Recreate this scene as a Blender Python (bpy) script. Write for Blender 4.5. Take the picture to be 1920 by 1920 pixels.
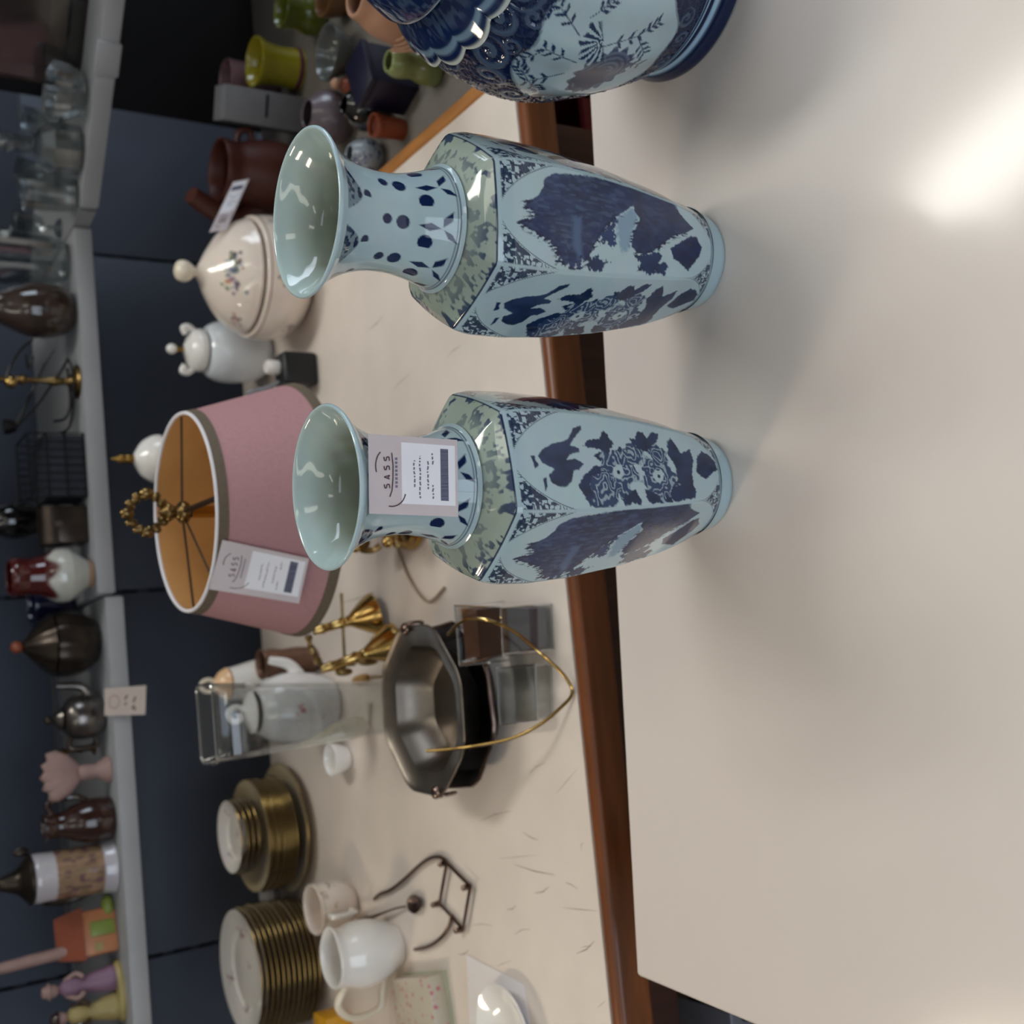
import bpy, bmesh, math, random
import numpy as np
from mathutils import Vector, Matrix

for o in list(bpy.data.objects):
    bpy.data.objects.remove(o)
SC = bpy.context.scene
COL = SC.collection
rad = math.radians
random.seed(7)

# ------------------------------------------------------------------ camera
# the photograph lies on its side: the place's "up" points to the left of the picture
FPX, PITCH, ROLL, CZ = 2213.0, rad(33.0), rad(1.3), 1.45
FW = Vector((0, math.cos(PITCH), -math.sin(PITCH)))
U0 = Vector((0, math.sin(PITCH), math.cos(PITCH)))
R0 = Vector((1, 0, 0))
RT = math.cos(ROLL) * R0 - math.sin(ROLL) * U0
UP = math.sin(ROLL) * R0 + math.cos(ROLL) * U0
CAM = Vector((0, 0, CZ))
cd = bpy.data.cameras.new('camera')
cd.sensor_width = 36.0
cd.lens = 36.0 * FPX / 1920.0
cd.clip_start = 0.02
cd.dof.use_dof = True
cd.dof.focus_distance = 0.86
cd.dof.aperture_fstop = 7.0
cam = bpy.data.objects.new('camera', cd)
COL.objects.link(cam)
cx, cy = -UP, RT
cz = cx.cross(cy)
cam.matrix_world = Matrix(((cx.x, cy.x, cz.x, CAM.x), (cx.y, cy.y, cz.y, CAM.y), (cx.z, cy.z, cz.z, CAM.z), (0, 0, 0, 1)))
SC.camera = cam

# ------------------------------------------------------------------ light and exposure
SC.view_settings.view_transform = 'Standard'
SC.view_settings.look = 'None'
SC.view_settings.gamma = 1.0
SC.view_settings.use_curve_mapping = False
SC.view_settings.exposure = 0.30
W = bpy.data.worlds.new('daylight')
SC.world = W
W.use_nodes = True
bg = W.node_tree.nodes['Background']
bg.inputs[0].default_value = (0.62, 0.78, 1.0, 1)
bg.inputs[1].default_value = 1.0
SC.cycles.use_denoising = True
SC.cycles.max_bounces = 10
SC.cycles.transmission_bounces = 8
SC.cycles.caustics_refractive = False
SC.cycles.caustics_reflective = False

LAMP_POWER = 16.0        # emission of the ceiling panels
WINDOW_POWER = 40.0    # daylight through the side window
SHOP_POWER = 33.0       # daylight through the shop front behind the photographer


def daylight(name, loc, target, sx, sy, power, color):
    l = bpy.data.lights.new(name, 'AREA')
    l.shape = 'RECTANGLE'
    l.size, l.size_y, l.energy, l.color = sx, sy, power, color
    o = bpy.data.objects.new(name, l)
    COL.objects.link(o)
    o.location = loc
    o.rotation_euler = (Vector(target) - Vector(loc)).to_track_quat('-Z', 'Y').to_euler()
    return o


daylight('window_daylight', (3.34, 1.3, 1.75), (0, 1.3, 1.75), 2.3, 1.3, WINDOW_POWER, (0.80, 0.90, 1.0))
daylight('shopfront_daylight', (-0.8, -3.16, 1.6), (-0.8, 0, 1.6), 3.2, 1.9, SHOP_POWER, (0.84, 0.92, 1.0))


# ------------------------------------------------------------------ measuring helpers
def ray(x, y):
    return FW * FPX + RT * (960 - y) - UP * (x - 960)


def P(x, y, z):
    d = ray(x, y)
    return CAM + d * ((z - CZ) / d.z)


def PY(x, y, Y):
    d = ray(x, y)
    return CAM + d * (Y / d.y)


def depth(p):
    return (Vector(p) - CAM).dot(FW)


def zof(c, xp):
    v = Vector((c[0], c[1], 0)) - Vector((CAM.x, CAM.y, 0))
    a, b = v.dot(UP), v.dot(FW)
    k = (960 - xp) / FPX
    return CZ + (k * b - a) / (UP.z - k * FW.z)


def mpp(p):                       # metres for one pixel at a point
    return depth(p) / FPX


# ------------------------------------------------------------------ mesh helpers
class MB:
    def __init__(s):
        s.v, s.f = [], []

    def add(s, v, f):
        o = len(s.v)
        s.v += [tuple(p) for p in v]
        s.f += [tuple(i + o for i in q) for q in f]
        return s

    def box(s, c, d, rz=0.0, M=None):
        hx, hy, hz = d[0] / 2, d[1] / 2, d[2] / 2
        v = [Vector((x, y, z)) for z in (-hz, hz) for y in (-hy, hy) for x in (-hx, hx)]
        R = M if M is not None else Matrix.Rotation(rz, 3, 'Z')
        v = [R @ p + Vector(c) for p in v]
        return s.add(v, [(0, 2, 3, 1), (4, 5, 7, 6), (0, 1, 5, 4), (2, 6, 7, 3), (0, 4, 6, 2), (1, 3, 7, 5)])

    def prism(s, poly, z0, z1):
        n = len(poly)
        a = sum(poly[i][0] * poly[(i + 1) % n][1] - poly[(i + 1) % n][0] * poly[i][1] for i in range(n))
        if a < 0:
            poly = poly[::-1]
        v = [(p[0], p[1], z0) for p in poly] + [(p[0], p[1], z1) for p in poly]
        f = [tuple(range(n))[::-1], tuple(range(n, 2 * n))]
        f += [(i, (i + 1) % n, n + (i + 1) % n, n + i) for i in range(n)]
        return s.add(v, f)

    def lathe(s, prof, n=40, c=(0, 0, 0), M=None, rfun=None, a0=0.0):
        v, f, rings = [], [], []
        for r, z in prof:
            if r < 1e-5:
                rings.append([len(v)])
                v.append((0, 0, z))
            else:
                rings.append(list(range(len(v), len(v) + n)))
                for i in range(n):
                    t = a0 + 2 * math.pi * i / n
                    q = r * (rfun(t, z) if rfun else 1)
                    v.append((q * math.cos(t), q * math.sin(t), z))
        for A, B in zip(rings, rings[1:]):
            for i in range(n):
                j = (i + 1) % n
                if len(A) == 1 and len(B) == 1:
                    continue
                if len(A) == 1:
                    f.append((A[0], B[j], B[i]))
                elif len(B) == 1:
                    f.append((A[i], A[j], B[0]))
                else:
                    f.append((A[i], A[j], B[j], B[i]))
        M = M if M is not None else Matrix.Identity(3)
        return s.add([M @ Vector(p) + Vector(c) for p in v], f)

    def tube(s, path, r, n=8, closed=False):
        path = [Vector(p) for p in path]
        m = len(path)
        rr = r if isinstance(r, (list, tuple)) else [r] * m
        v, f = [], []
        prev = None
        for i, p in enumerate(path):
            a = path[(i - 1) % m] if (closed or i) else path[i]
            b = path[(i + 1) % m] if (closed or i < m - 1) else path[i]
            t = (b - a).normalized()
            if prev is None:
                nrm = t.orthogonal().normalized()
            else:
                nrm = (prev - t * prev.dot(t))
                nrm = nrm.normalized() if nrm.length > 1e-6 else t.orthogonal().normalized()
            prev = nrm
            bn = t.cross(nrm)
            for k in range(n):
                q = 2 * math.pi * k / n
                v.append(p + (nrm * math.cos(q) + bn * math.sin(q)) * rr[i])
        for i in range(m if closed else m - 1):
            j = (i + 1) % m
            for k in range(n):
                l = (k + 1) % n
                f.append((i * n + k, i * n + l, j * n + l, j * n + k))
        if not closed:
            f.append(tuple(range(n))[::-1])
            f.append(tuple((m - 1) * n + k for k in range(n)))
        return s.add(v, f)

    def ball(s, c, r, n=16, sc=(1, 1, 1)):
        prof = [(r * math.sin(math.pi * i / 10), -r * math.cos(math.pi * i / 10)) for i in range(11)]
        return s.lathe(prof, n, c, Matrix.Diagonal(sc))


def smooth_path(pts, k=6, closed=False):
    pts = [Vector(p) for p in pts]
    n = len(pts)
    out = []
    for i in range(n if closed else n - 1):
        p = [pts[(i + j) % n] if closed else pts[min(max(i + j, 0), n - 1)] for j in (-1, 0, 1, 2)]
        for t in (q / k for q in range(k)):
            out.append(0.5 * ((2 * p[1]) + (p[2] - p[0]) * t + (2 * p[0] - 5 * p[1] + 4 * p[2] - p[3]) * t * t + (-p[0] + 3 * p[1] - 3 * p[2] + p[3]) * t ** 3))
    if not closed:
        out.append(pts[-1])
    return out


def smooth_prof(prof, k=5):
    lo, hi = min(b for a, b in prof), max(b for a, b in prof)
    return [(max(p.x, 0), min(max(p.y, lo), hi)) for p in smooth_path([(a, b, 0) for a, b in prof], k)]


def obj(name, mb, mat, parent=None, loc=None, rz=0.0, smooth=40, bevel=0.0, seg=2):
    me = bpy.data.meshes.new(name)
    me.from_pydata(mb.v, [], mb.f)
    if bevel:
        bm = bmesh.new()
        bm.from_mesh(me)
        bmesh.ops.bevel(bm, geom=[e for e in bm.edges if e.is_manifold and e.calc_face_angle() > 0.5], offset=bevel, segments=seg, affect='EDGES', profile=0.5)
        bm.to_mesh(me)
        bm.free()
    me.materials.append(mat)
    if smooth:
        me.shade_smooth()
        me.set_sharp_from_angle(angle=rad(smooth))
    me.update()
    o = bpy.data.objects.new(name, me)
    COL.objects.link(o)
    if parent:
        o.parent = parent
    if loc is not None:
        o.location = loc
    o.rotation_euler.z = rz
    return o


def tag(o, label, cat, group=None):
    o['label'], o['category'] = label, cat
    if group:
        o['group'] = group
    return o


def thing(name, label, cat, loc=(0, 0, 0), rz=0.0, group=None):
    o = bpy.data.objects.new(name, None)
    o.empty_display_size = 0.02
    COL.objects.link(o)
    o.location = loc
    o.rotation_euler.z = rz
    return tag(o, label, cat, group)


def struct(name, mb, mat, **k):
    o = obj(name, mb, mat, **k)
    o['kind'] = 'structure'
    return o


def copy_tree(o, parent=None):
    c = o.copy()
    COL.objects.link(c)
    c.parent = parent
    for ch in o.children:
        copy_tree(ch, c)
    return c


# ------------------------------------------------------------------ materials
def lin(c):
    return tuple((v / 255 / 12.92) if v <= 10 else (((v / 255) + 0.055) / 1.055) ** 2.4 for v in c)


def mat(name, c, k=1.0, rough=0.5, metal=0.0, var=0.12, scale=30.0, bump=0.0, trans=0.0, ior=1.45, coat=0.0, spec=0.5, c2=None, sss=0.0, stretch=None, emit=0.0, alpha=1.0):
    m = bpy.data.materials.new(name)
    m.use_nodes = True
    nt = m.node_tree
    b = nt.nodes['Principled BSDF']
    col = [min(v * k, 0.95) for v in lin(c)]
    tc = nt.nodes.new('ShaderNodeTexCoord')
    mp = nt.nodes.new('ShaderNodeMapping')
    if stretch:
        mp.inputs['Scale'].default_value = stretch
    nz = nt.nodes.new('ShaderNodeTexNoise')
    nz.inputs['Scale'].default_value = scale
    nz.inputs['Detail'].default_value = 4
    nt.links.new(tc.outputs['Object'], mp.inputs['Vector'])
    nt.links.new(mp.outputs['Vector'], nz.inputs['Vector'])
    rp = nt.nodes.new('ShaderNodeValToRGB')
    rp.color_ramp.elements[0].position = 0.3
    rp.color_ramp.elements[1].position = 0.7
    a = [min(v * (1 - var), 0.95) for v in col]
    d = [min(v * (1 + var * 0.6), 0.95) for v in col] if c2 is None else [min(v * k, .95) for v in lin(c2)]
    rp.color_ramp.elements[0].color = (*a, 1)
    rp.color_ramp.elements[1].color = (*d, 1)
    nt.links.new(nz.outputs['Fac'], rp.inputs['Fac'])
    nt.links.new(rp.outputs['Color'], b.inputs['Base Color'])
    b.inputs['Roughness'].default_value = rough
    b.inputs['Metallic'].default_value = metal
    b.inputs['IOR'].default_value = ior
    b.inputs['Transmission Weight'].default_value = trans
    b.inputs['Coat Weight'].default_value = coat
    b.inputs['Coat Roughness'].default_value = 0.05
    b.inputs['Specular IOR Level'].default_value = spec
    b.inputs['Alpha'].default_value = alpha
    if sss:
        b.inputs['Subsurface Weight'].default_value = sss
        b.inputs['Subsurface Radius'].default_value = (0.01, 0.006, 0.004)
    if bump:
        bp = nt.nodes.new('ShaderNodeBump')
        bp.inputs['Strength'].default_value = bump
        bp.inputs['Distance'].default_value = 0.002
        nt.links.new(nz.outputs['Fac'], bp.inputs['Height'])
        nt.links.new(bp.outputs['Normal'], b.inputs['Normal'])
    if emit:
        nt.links.new(rp.outputs['Color'], b.inputs['Emission Color'])
        b.inputs['Emission Strength'].default_value = emit
    return m


def painted(name, rough=0.12, coat=0.6, bump=0.0, spec=0.5, metal_attr=False):
    """glazed ceramic whose painted decoration is stored on the mesh"""
    m = bpy.data.materials.new(name)
    m.use_nodes = True
    nt = m.node_tree
    b = nt.nodes['Principled BSDF']
    at = nt.nodes.new('ShaderNodeAttribute')
    at.attribute_name = 'Paint'
    nz = nt.nodes.new('ShaderNodeTexNoise')
    nz.inputs['Scale'].default_value = 60
    mx = nt.nodes.new('ShaderNodeMix')
    mx.data_type = 'RGBA'
    mx.blend_type = 'MULTIPLY'
    mx.inputs[0].default_value = 0.12
    tc = nt.nodes.new('ShaderNodeTexCoord')
    nt.links.new(tc.outputs['Object'], nz.inputs['Vector'])
    nt.links.new(at.outputs['Color'], mx.inputs[6])
    nt.links.new(nz.outputs['Color'], mx.inputs[7])
    nt.links.new(mx.outputs[2], b.inputs['Base Color'])
    b.inputs['Roughness'].default_value = rough
    b.inputs['Coat Weight'].default_value = coat
    b.inputs['Coat Roughness'].default_value = 0.03
    b.inputs['Specular IOR Level'].default_value = spec
    if bump:
        bp = nt.nodes.new('ShaderNodeBump')
        bp.inputs['Strength'].default_value = bump
        bp.inputs['Distance'].default_value = 0.003
        nt.links.new(nz.outputs['Fac'], bp.inputs['Height'])
        nt.links.new(bp.outputs['Normal'], b.inputs['Normal'])
    return m


def glass(name, tint=(0.96, 0.97, 0.97), rough=0.02, ior=1.45):
    m = bpy.data.materials.new(name)
    m.use_nodes = True
    nt = m.node_tree
    b = nt.nodes['Principled BSDF']
    nz = nt.nodes.new('ShaderNodeTexNoise')
    nz.inputs['Scale'].default_value = 20
    rp = nt.nodes.new('ShaderNodeValToRGB')
    rp.color_ramp.elements[0].color = (*[t * .95 for t in tint], 1)
    rp.color_ramp.elements[1].color = (*tint, 1)
    nt.links.new(nz.outputs['Fac'], rp.inputs['Fac'])
    nt.links.new(rp.outputs['Color'], b.inputs['Base Color'])
    b.inputs['Transmission Weight'].default_value = 1.0
    b.inputs['Roughness'].default_value = rough
    b.inputs['IOR'].default_value = ior
    return m


def clear(name, tint=(0.93, 0.94, 0.94), gloss=(1, 1, 1), ior=1.5, extra=0.0, rough=0.04):
    """thin clear plastic or glass: lets light through and mirrors at grazing angles"""
    m = bpy.data.materials.new(name)
    m.use_nodes = True
    nt = m.node_tree
    nt.nodes.clear()
    out = nt.nodes.new('ShaderNodeOutputMaterial')
    tr = nt.nodes.new('ShaderNodeBsdfTransparent')
    nz = nt.nodes.new('ShaderNodeTexNoise')
    nz.inputs['Scale'].default_value = 25
    rp = nt.nodes.new('ShaderNodeValToRGB')
    rp.color_ramp.elements[0].color = (*[t * .93 for t in tint], 1)
    rp.color_ramp.elements[1].color = (*tint, 1)
    gl = nt.nodes.new('ShaderNodeBsdfGlossy')
    gl.inputs['Color'].default_value = (*gloss, 1)
    gl.inputs['Roughness'].default_value = rough
    fr = nt.nodes.new('ShaderNodeLayerWeight')
    fr.inputs['Blend'].default_value = 0.5
    pw = nt.nodes.new('ShaderNodeMath')
    pw.operation = 'POWER'
    pw.inputs[1].default_value = 4.0
    ad = nt.nodes.new('ShaderNodeMath')
    ad.operation = 'ADD'
    ad.use_clamp = True
    ad.inputs[1].default_value = 0.03 + extra
    mx = nt.nodes.new('ShaderNodeMixShader')
    L = nt.links.new
    L(nz.outputs['Fac'], rp.inputs['Fac'])
    L(rp.outputs['Color'], tr.inputs['Color'])
    L(fr.outputs['Facing'], pw.inputs[0])
    L(pw.outputs[0], ad.inputs[0])
    L(ad.outputs[0], mx.inputs['Fac'])
    L(tr.outputs[0], mx.inputs[1])
    L(gl.outputs[0], mx.inputs[2])
    L(mx.outputs[0], out.inputs['Surface'])
    return m


TK = 1.35
M = {}
M['near_top'] = mat('white_laminate', (203, 194, 189), TK, rough=0.16, var=0.02, scale=5, spec=0.5)
M['near_edge'] = mat('laminate_edge', (170, 160, 150), TK, rough=0.5, var=0.05)
M['far_top'] = mat('worn_cream_laminate', (196, 184, 174), TK, rough=0.42, var=0.05, scale=14)
M['wood'] = mat('dark_varnished_wood', (104, 58, 30), 1.3, rough=0.35, var=0.35, scale=9, stretch=(1, 8, 8), bump=0.05)
M['wood_light'] = mat('orange_wood', (158, 104, 52), 1.3, rough=0.4, var=0.25, scale=9, stretch=(8, 1, 8))
M['wood_dark'] = mat('brown_wood_frame', (60, 30, 18), 1.2, rough=0.5, var=0.3, scale=10, stretch=(8, 8, 1))
M['scratch'] = mat('scratch_brown', (95, 80, 62), 1.0, rough=0.7)
M['floor'] = mat('beige_floor', (150, 138, 118), 1.2, rough=0.5, var=0.1, scale=4)
M['wall'] = mat('plaster', (96, 94, 94), 1.2, rough=0.9, var=0.05, scale=6, bump=0.1)
M['ceil'] = mat('ceiling_white', (190, 188, 182), 1.2, rough=0.9, var=0.04)
M['panel'] = mat('blue_grey_steel', (66, 71, 84), 1.0, rough=0.55, var=0.1, scale=6, bump=0.02)
M['shelf'] = mat('grey_shelf_steel', (150, 150, 152), 1.0, rough=0.45, var=0.08, scale=10)
M['shade_black_steel'] = mat('shade_black_steel', (26, 26, 31), 1.0, rough=0.6, var=0.1)  # near-black colour stands in for the deep shade around the corner shelf
M['slot'] = mat('slot_black', (6, 6, 8), 1.0, rough=0.9)
M['grey_top'] = mat('grey_side_table', (104, 98, 92), 1.0, rough=0.5, var=0.08)
M['lamp_panel'] = mat('lamp_diffuser', (255, 250, 240), 1.0, rough=0.6, var=0.02, emit=LAMP_POWER)
M['lamp_panel_warm'] = mat('lamp_diffuser_warm', (255, 232, 206), 1.0, rough=0.6, var=0.02, emit=LAMP_POWER * 2.0)
M['lamp_panel_dim'] = mat('lamp_diffuser_dim', (255, 244, 228), 1.0, rough=0.6, var=0.02, emit=LAMP_POWER * 0.22)
M['lamp_case'] = mat('lamp_housing', (225, 225, 222), 1.0, rough=0.4, var=0.03)
M['white_porc'] = mat('white_porcelain', (216, 212, 208), 1.25, rough=0.12, var=0.03, coat=0.5)
M['cream_porc'] = mat('cream_porcelain', (208, 196, 176), 1.25, rough=0.14, var=0.05, coat=0.5)
M['blue_white_porc'] = mat('cool_white_porcelain', (196, 200, 205), 1.25, rough=0.14, var=0.03, coat=0.5)
M['gold'] = mat('gold_gilding', (158, 124, 66), 1.1, rough=0.25, metal=1.0, var=0.2)
M['brass'] = mat('brass', (178, 146, 88), 1.2, rough=0.16, metal=1.0, var=0.2, scale=40)
M['old_brass'] = mat('aged_brass', (128, 104, 66), 1.1, rough=0.32, metal=1.0, var=0.4, scale=60)
M['steel'] = mat('tarnished_steel', (120, 100, 92), 1.2, rough=0.22, metal=1.0, var=0.3, scale=50)
M['pewter'] = mat('pewter', (120, 111, 102), 1.15, rough=0.36, metal=1.0, var=0.25, scale=24, bump=0.08)
M['pewter_dark'] = mat('dark_pewter', (72, 68, 68), 1.1, rough=0.35, metal=0.9, var=0.3, scale=24)
M['black'] = mat('black_plastic', (24, 24, 27), 1.0, rough=0.4)
M['paper'] = mat('paper_white', (206, 200, 200), 1.25, rough=0.8, var=0.03)
M['label'] = mat('label_white', (214, 214, 226), 1.3, rough=0.6, var=0.02)
M['card'] = mat('tag_card', (188, 178, 182), 1.25, rough=0.75, var=0.04)
M['ink'] = mat('faint_ink', (120, 118, 140), 1.0, rough=0.8)
M['ink_dark'] = mat('brown_ink', (84, 58, 62), 1.0, rough=0.8)
M['barcode'] = mat('barcode_grey', (104, 106, 130), 1.0, rough=0.8, var=0.5, scale=900, stretch=(1, 0.02, 0.02))
M['acrylic'] = clear('clear_acrylic', extra=0.03)
M['crystal'] = clear('cut_glass', tint=(0.80, 0.83, 0.84), extra=0.10, rough=0.08)
M['crystal_brown'] = clear('smoked_glass', tint=(0.55, 0.50, 0.46), extra=0.06, rough=0.08)

# ------------------------------------------------------------------ the room
NT, FT, SH = 0.75, 0.72, 1.0      # heights: near table, far table, shelf


def quad_box(x0, x1, y0, y1, z0, z1):
    return MB().box(((x0 + x1) / 2, (y0 + y1) / 2, (z0 + z1) / 2), (x1 - x0, y1 - y0, z1 - z0))


struct('floor', quad_box(-3.2, 3.3, -3.1, 3.3, -0.1, 0), M['floor'])
struct('ceiling', quad_box(-3.2, 3.3, -3.1, 3.3, 3.0, 3.1), M['ceil'])
struct('wall_back', quad_box(-3.2, 3.3, 3.2, 3.3, 0, 3.0), M['wall'])
struct('wall_left', quad_box(-3.2, -3.1, -3.0, 3.2, 0, 3.0), M['wall'])
wr = MB()                                                   # right wall with a window opening
for a in ((3.2, 3.3, -3.0, 0.15, 0, 3.0), (3.2, 3.3, 2.45, 3.2, 0, 3.0), (3.2, 3.3, 0.15, 2.45, 0, 1.1), (3.2, 3.3, 0.15, 2.45, 2.4, 3.0)):
    b_ = quad_box(*a)
    wr.add(b_.v, b_.f)
struct('wall_right', wr, M['wall'], smooth=0)
wf = MB()                                                   # front wall with a shop window
for a in ((-3.2, -2.4, -3.1, -3.0, 0, 3.0), (0.8, 3.3, -3.1, -3.0, 0, 3.0), (-2.4, 0.8, -3.1, -3.0, 0, 0.65), (-2.4, 0.8, -3.1, -3.0, 2.55, 3.0)):
    b_ = quad_box(*a)
    wf.add(b_.v, b_.f)
struct('wall_front', wf, M['wall'], smooth=0)
w1 = struct('window_1', MB().box((3.25, 1.3, 1.12), (0.12, 2.34, 0.04)).box((3.25, 1.3, 2.38), (0.12, 2.34, 0.04)).box((3.25, 0.17, 1.75), (0.12, 0.04, 1.3)).box((3.25, 2.43, 1.75), (0.12, 0.04, 1.3)).box((3.25, 1.3, 1.75), (0.06, 0.05, 1.3)), M['lamp_case'])
w2 = struct('window_2', MB().box((-0.8, -3.05, 0.67), (3.2, 0.12, 0.04)).box((-0.8, -3.05, 2.53), (3.2, 0.12, 0.04)).box((-2.38, -3.05, 1.6), (0.04, 0.12, 1.9)).box((0.78, -3.05, 1.6), (0.04, 0.12, 1.9)).box((-0.8, -3.05, 1.6), (0.05, 0.06, 1.9)), M['lamp_case'])

LP = [(0.89, 1.72, 'over the right end of the shelving'), (-2.5, 2.2, 'over the left end of the shelving'), (0.95, 0.1, 'beside the photographer on the right'),
      (-0.95, -0.25, 'above the photographer on the left'), (0.9, -2.0, 'near the shop window on the right'), (-1.0, -2.0, 'near the shop window on the left')]
for lx, ly, where in LP:
    t = thing('ceiling_light', 'white ceiling light panel ' + where, 'ceiling light', (lx, ly, 2.93), rad(109), 'ceiling light panels')
    obj('housing', MB().box((0, 0, 0.04), (1.24, 0.34, 0.06)), M['lamp_case'], t, bevel=0.006)
    obj('diffuser', MB().box((0, 0, 0.002), (1.18, 0.28, 0.016)), M['lamp_panel_dim' if ly < 1.5 else ('lamp_panel_warm' if lx < 0 else 'lamp_panel')], t, bevel=0.004)

# ------------------------------------------------------------------ near table
RN = rad(2.9)
t = thing('display_table', 'large white table in the foreground carrying the blue and white vases', 'table', (-0.4426, 0.880, 0), RN)
obj('tabletop', MB().box((0.80, -0.42, NT - 0.013), (1.60, 0.84, 0.026)), M['near_top'], t, bevel=0.004, seg=3)
for lx, ly in ((0.07, -0.07), (1.53, -0.07), (0.07, -0.77), (1.53, -0.77)):
    obj('leg', MB().box((lx, ly, (NT - 0.026) / 2), (0.045, 0.045, NT - 0.026)), M['wood_dark'], t, bevel=0.003)
obj('apron', MB().box((0.80, -0.07, NT - 0.061), (1.41, 0.02, 0.07)), M['wood_dark'], t)

# ------------------------------------------------------------------ far table
RF = rad(8.0)
FO = Vector((-0.92, 0.905, 0))                              # front left corner, outside the picture
FL, FD = 1.43, 0.90


def far(u, v, z=0.0):
    return FO + Vector((u * math.cos(RF) - v * math.sin(RF), u * math.sin(RF) + v * math.cos(RF), z))


t = thing('sale_table', 'long cream topped table with dark wooden edge behind the vases', 'table', FO, RF)
obj('tabletop', MB().box((FL / 2, FD / 2, FT - 0.0125), (FL, FD, 0.025)), M['far_top'], t, bevel=0.0015)
obj('front_edge', MB().box((FL / 2, -0.010, FT - 0.021), (FL + 0.04, 0.020, 0.044)), M['wood'], t, bevel=0.008, seg=4)
obj('side_edge', MB().box((FL + 0.010, FD / 2 + 0.001, FT - 0.021), (0.020, FD + 0.002, 0.044)), M['wood_light'], t, bevel=0.005, seg=3)
obj('side_edge', MB().box((-0.010, FD / 2 + 0.001, FT - 0.021), (0.020, FD + 0.002, 0.044)), M['wood'], t, bevel=0.005, seg=3)
obj('apron', MB().box((FL / 2, 0.055, FT - 0.075), (FL - 0.1, 0.02, 0.10)), M['wood_dark'], t)
for lx, ly in ((0.06, 0.07), (FL - 0.06, 0.07), (0.06, FD - 0.07), (FL - 0.06, FD - 0.07)):
    obj('leg', MB().box((lx, ly, (FT - 0.025) / 2), (0.06, 0.06, FT - 0.025)), M['wood_dark'], t, bevel=0.004)
sc = MB()                                                   # knife scratches worn into the top
LINES = [((1081, 1788), (1115, 1764)), ((1120, 1890), (1136, 1876)), ((965, 1752), (995, 1742)), ((1002, 1675), (1030, 1662)), ((1042, 1489), (1084, 1440)), ((992, 1452), (1022, 1430)),
         ((950, 1705), (968, 1697)), ((1088, 1776), (1110, 1773)), ((885, 1735), (925, 1736)), ((860, 1790), (880, 1780)), ((935, 1610), (1005, 1603)), ((1090, 1595), (1094, 1580)),
         ((965, 1621), (1040, 1640)), ((1055, 1702), (1120, 1708)), ((840, 668), (866, 648)), ((690, 620), (720, 590)), ((930, 1812), (960, 1800)), ((1060, 1655), (1085, 1668)), ((980, 1560), (1010, 1575)),
         ((805, 1480), (812, 1462)), ((735, 735), (770, 700)), ((640, 1130), (700, 1110)), ((870, 1620), (900, 1650)), ((900, 1540), (960, 1520))]
for k, (a, b) in enumerate(LINES):
    pa, pb = P(*a, FT), P(*b, FT)
    mid = (pa + pb) / 2 + Vector((0.0016 * (k % 3 - 1), 0.002 * ((k * 7) % 3 - 1), 0))
    w = (0.00042, 0.00022, 0.0003)[k % 3]
    for p, q in ((pa, mid), (mid, pb)):
        d = (q - p).normalized() * 1.0
        nn = Vector((-d.y, d.x, 0)) * w
        zz = Vector((0, 0, 0.00025))
        sc.add([p - nn * .3 + zz, p + nn * .3 + zz, q + nn * (1 if q is mid else .3) + zz, q - nn * (1 if q is mid else .3) + zz] if p is pa else [p - nn + zz, p + nn + zz, q + nn * .3 + zz, q - nn * .3 + zz], [(0, 1, 2, 3)])
Rm = Matrix.Rotation(-RF, 3, 'Z')
sc.v = [tuple(Rm @ (Vector(p) - FO)) for p in sc.v]
s_ = obj('scratch_marks', sc, M['scratch'], t, smooth=0)
s_['kind'] = 'stuff'

# ------------------------------------------------------------------ grey side table on the right
t = thing('side_table', 'low grey table full of pots at the right end of the cream table', 'table', far(FL + 0.03, 0.06), RF)
STZ = 0.70
obj('tabletop', MB().box((0.26, 0.36, STZ - 0.0125), (0.52, 0.72, 0.025)), M['grey_top'], t, bevel=0.003)
for lx, ly in ((0.06, 0.06), (0.46, 0.06), (0.06, 0.66), (0.46, 0.66)):
    obj('leg', MB().box((lx, ly, (STZ - 0.025) / 2), (0.04, 0.04, STZ - 0.025)), M['slot'], t, bevel=0.002)

# ------------------------------------------------------------------ steel shelving behind
RG = rad(9.6)
G0 = P(179, 1070, SH)
G0 = Vector((G0.x, G0.y, 0))


def gon(u, v, z=0.0):            # u along the shelving to the right, v backwards
    return G0 + Vector((u * math.cos(RG) - v * math.sin(RG), u * math.sin(RG) + v * math.cos(RG), z))


def ucoord(x, y, z):
    p = P(x, y, z) - G0
    return p.x * math.cos(RG) + p.y * math.sin(RG)


SD = 0.36                                                   # shelf depth
seams = [ucoord(215, 1099, 1.0) - 0.62 * 2, ucoord(225, 1770, 0.99), ucoord(215, 1099, 1.0), 0.0, 0.0]
u1 = ucoord(215, 1099, 1.0)
u2 = ucoord(150, 405, 1.0)
BW = 0.0
t = thing('shelving_unit', 'dark blue grey steel shelving with grey shelf along the back', 'shelving', G0, RG)
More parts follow.
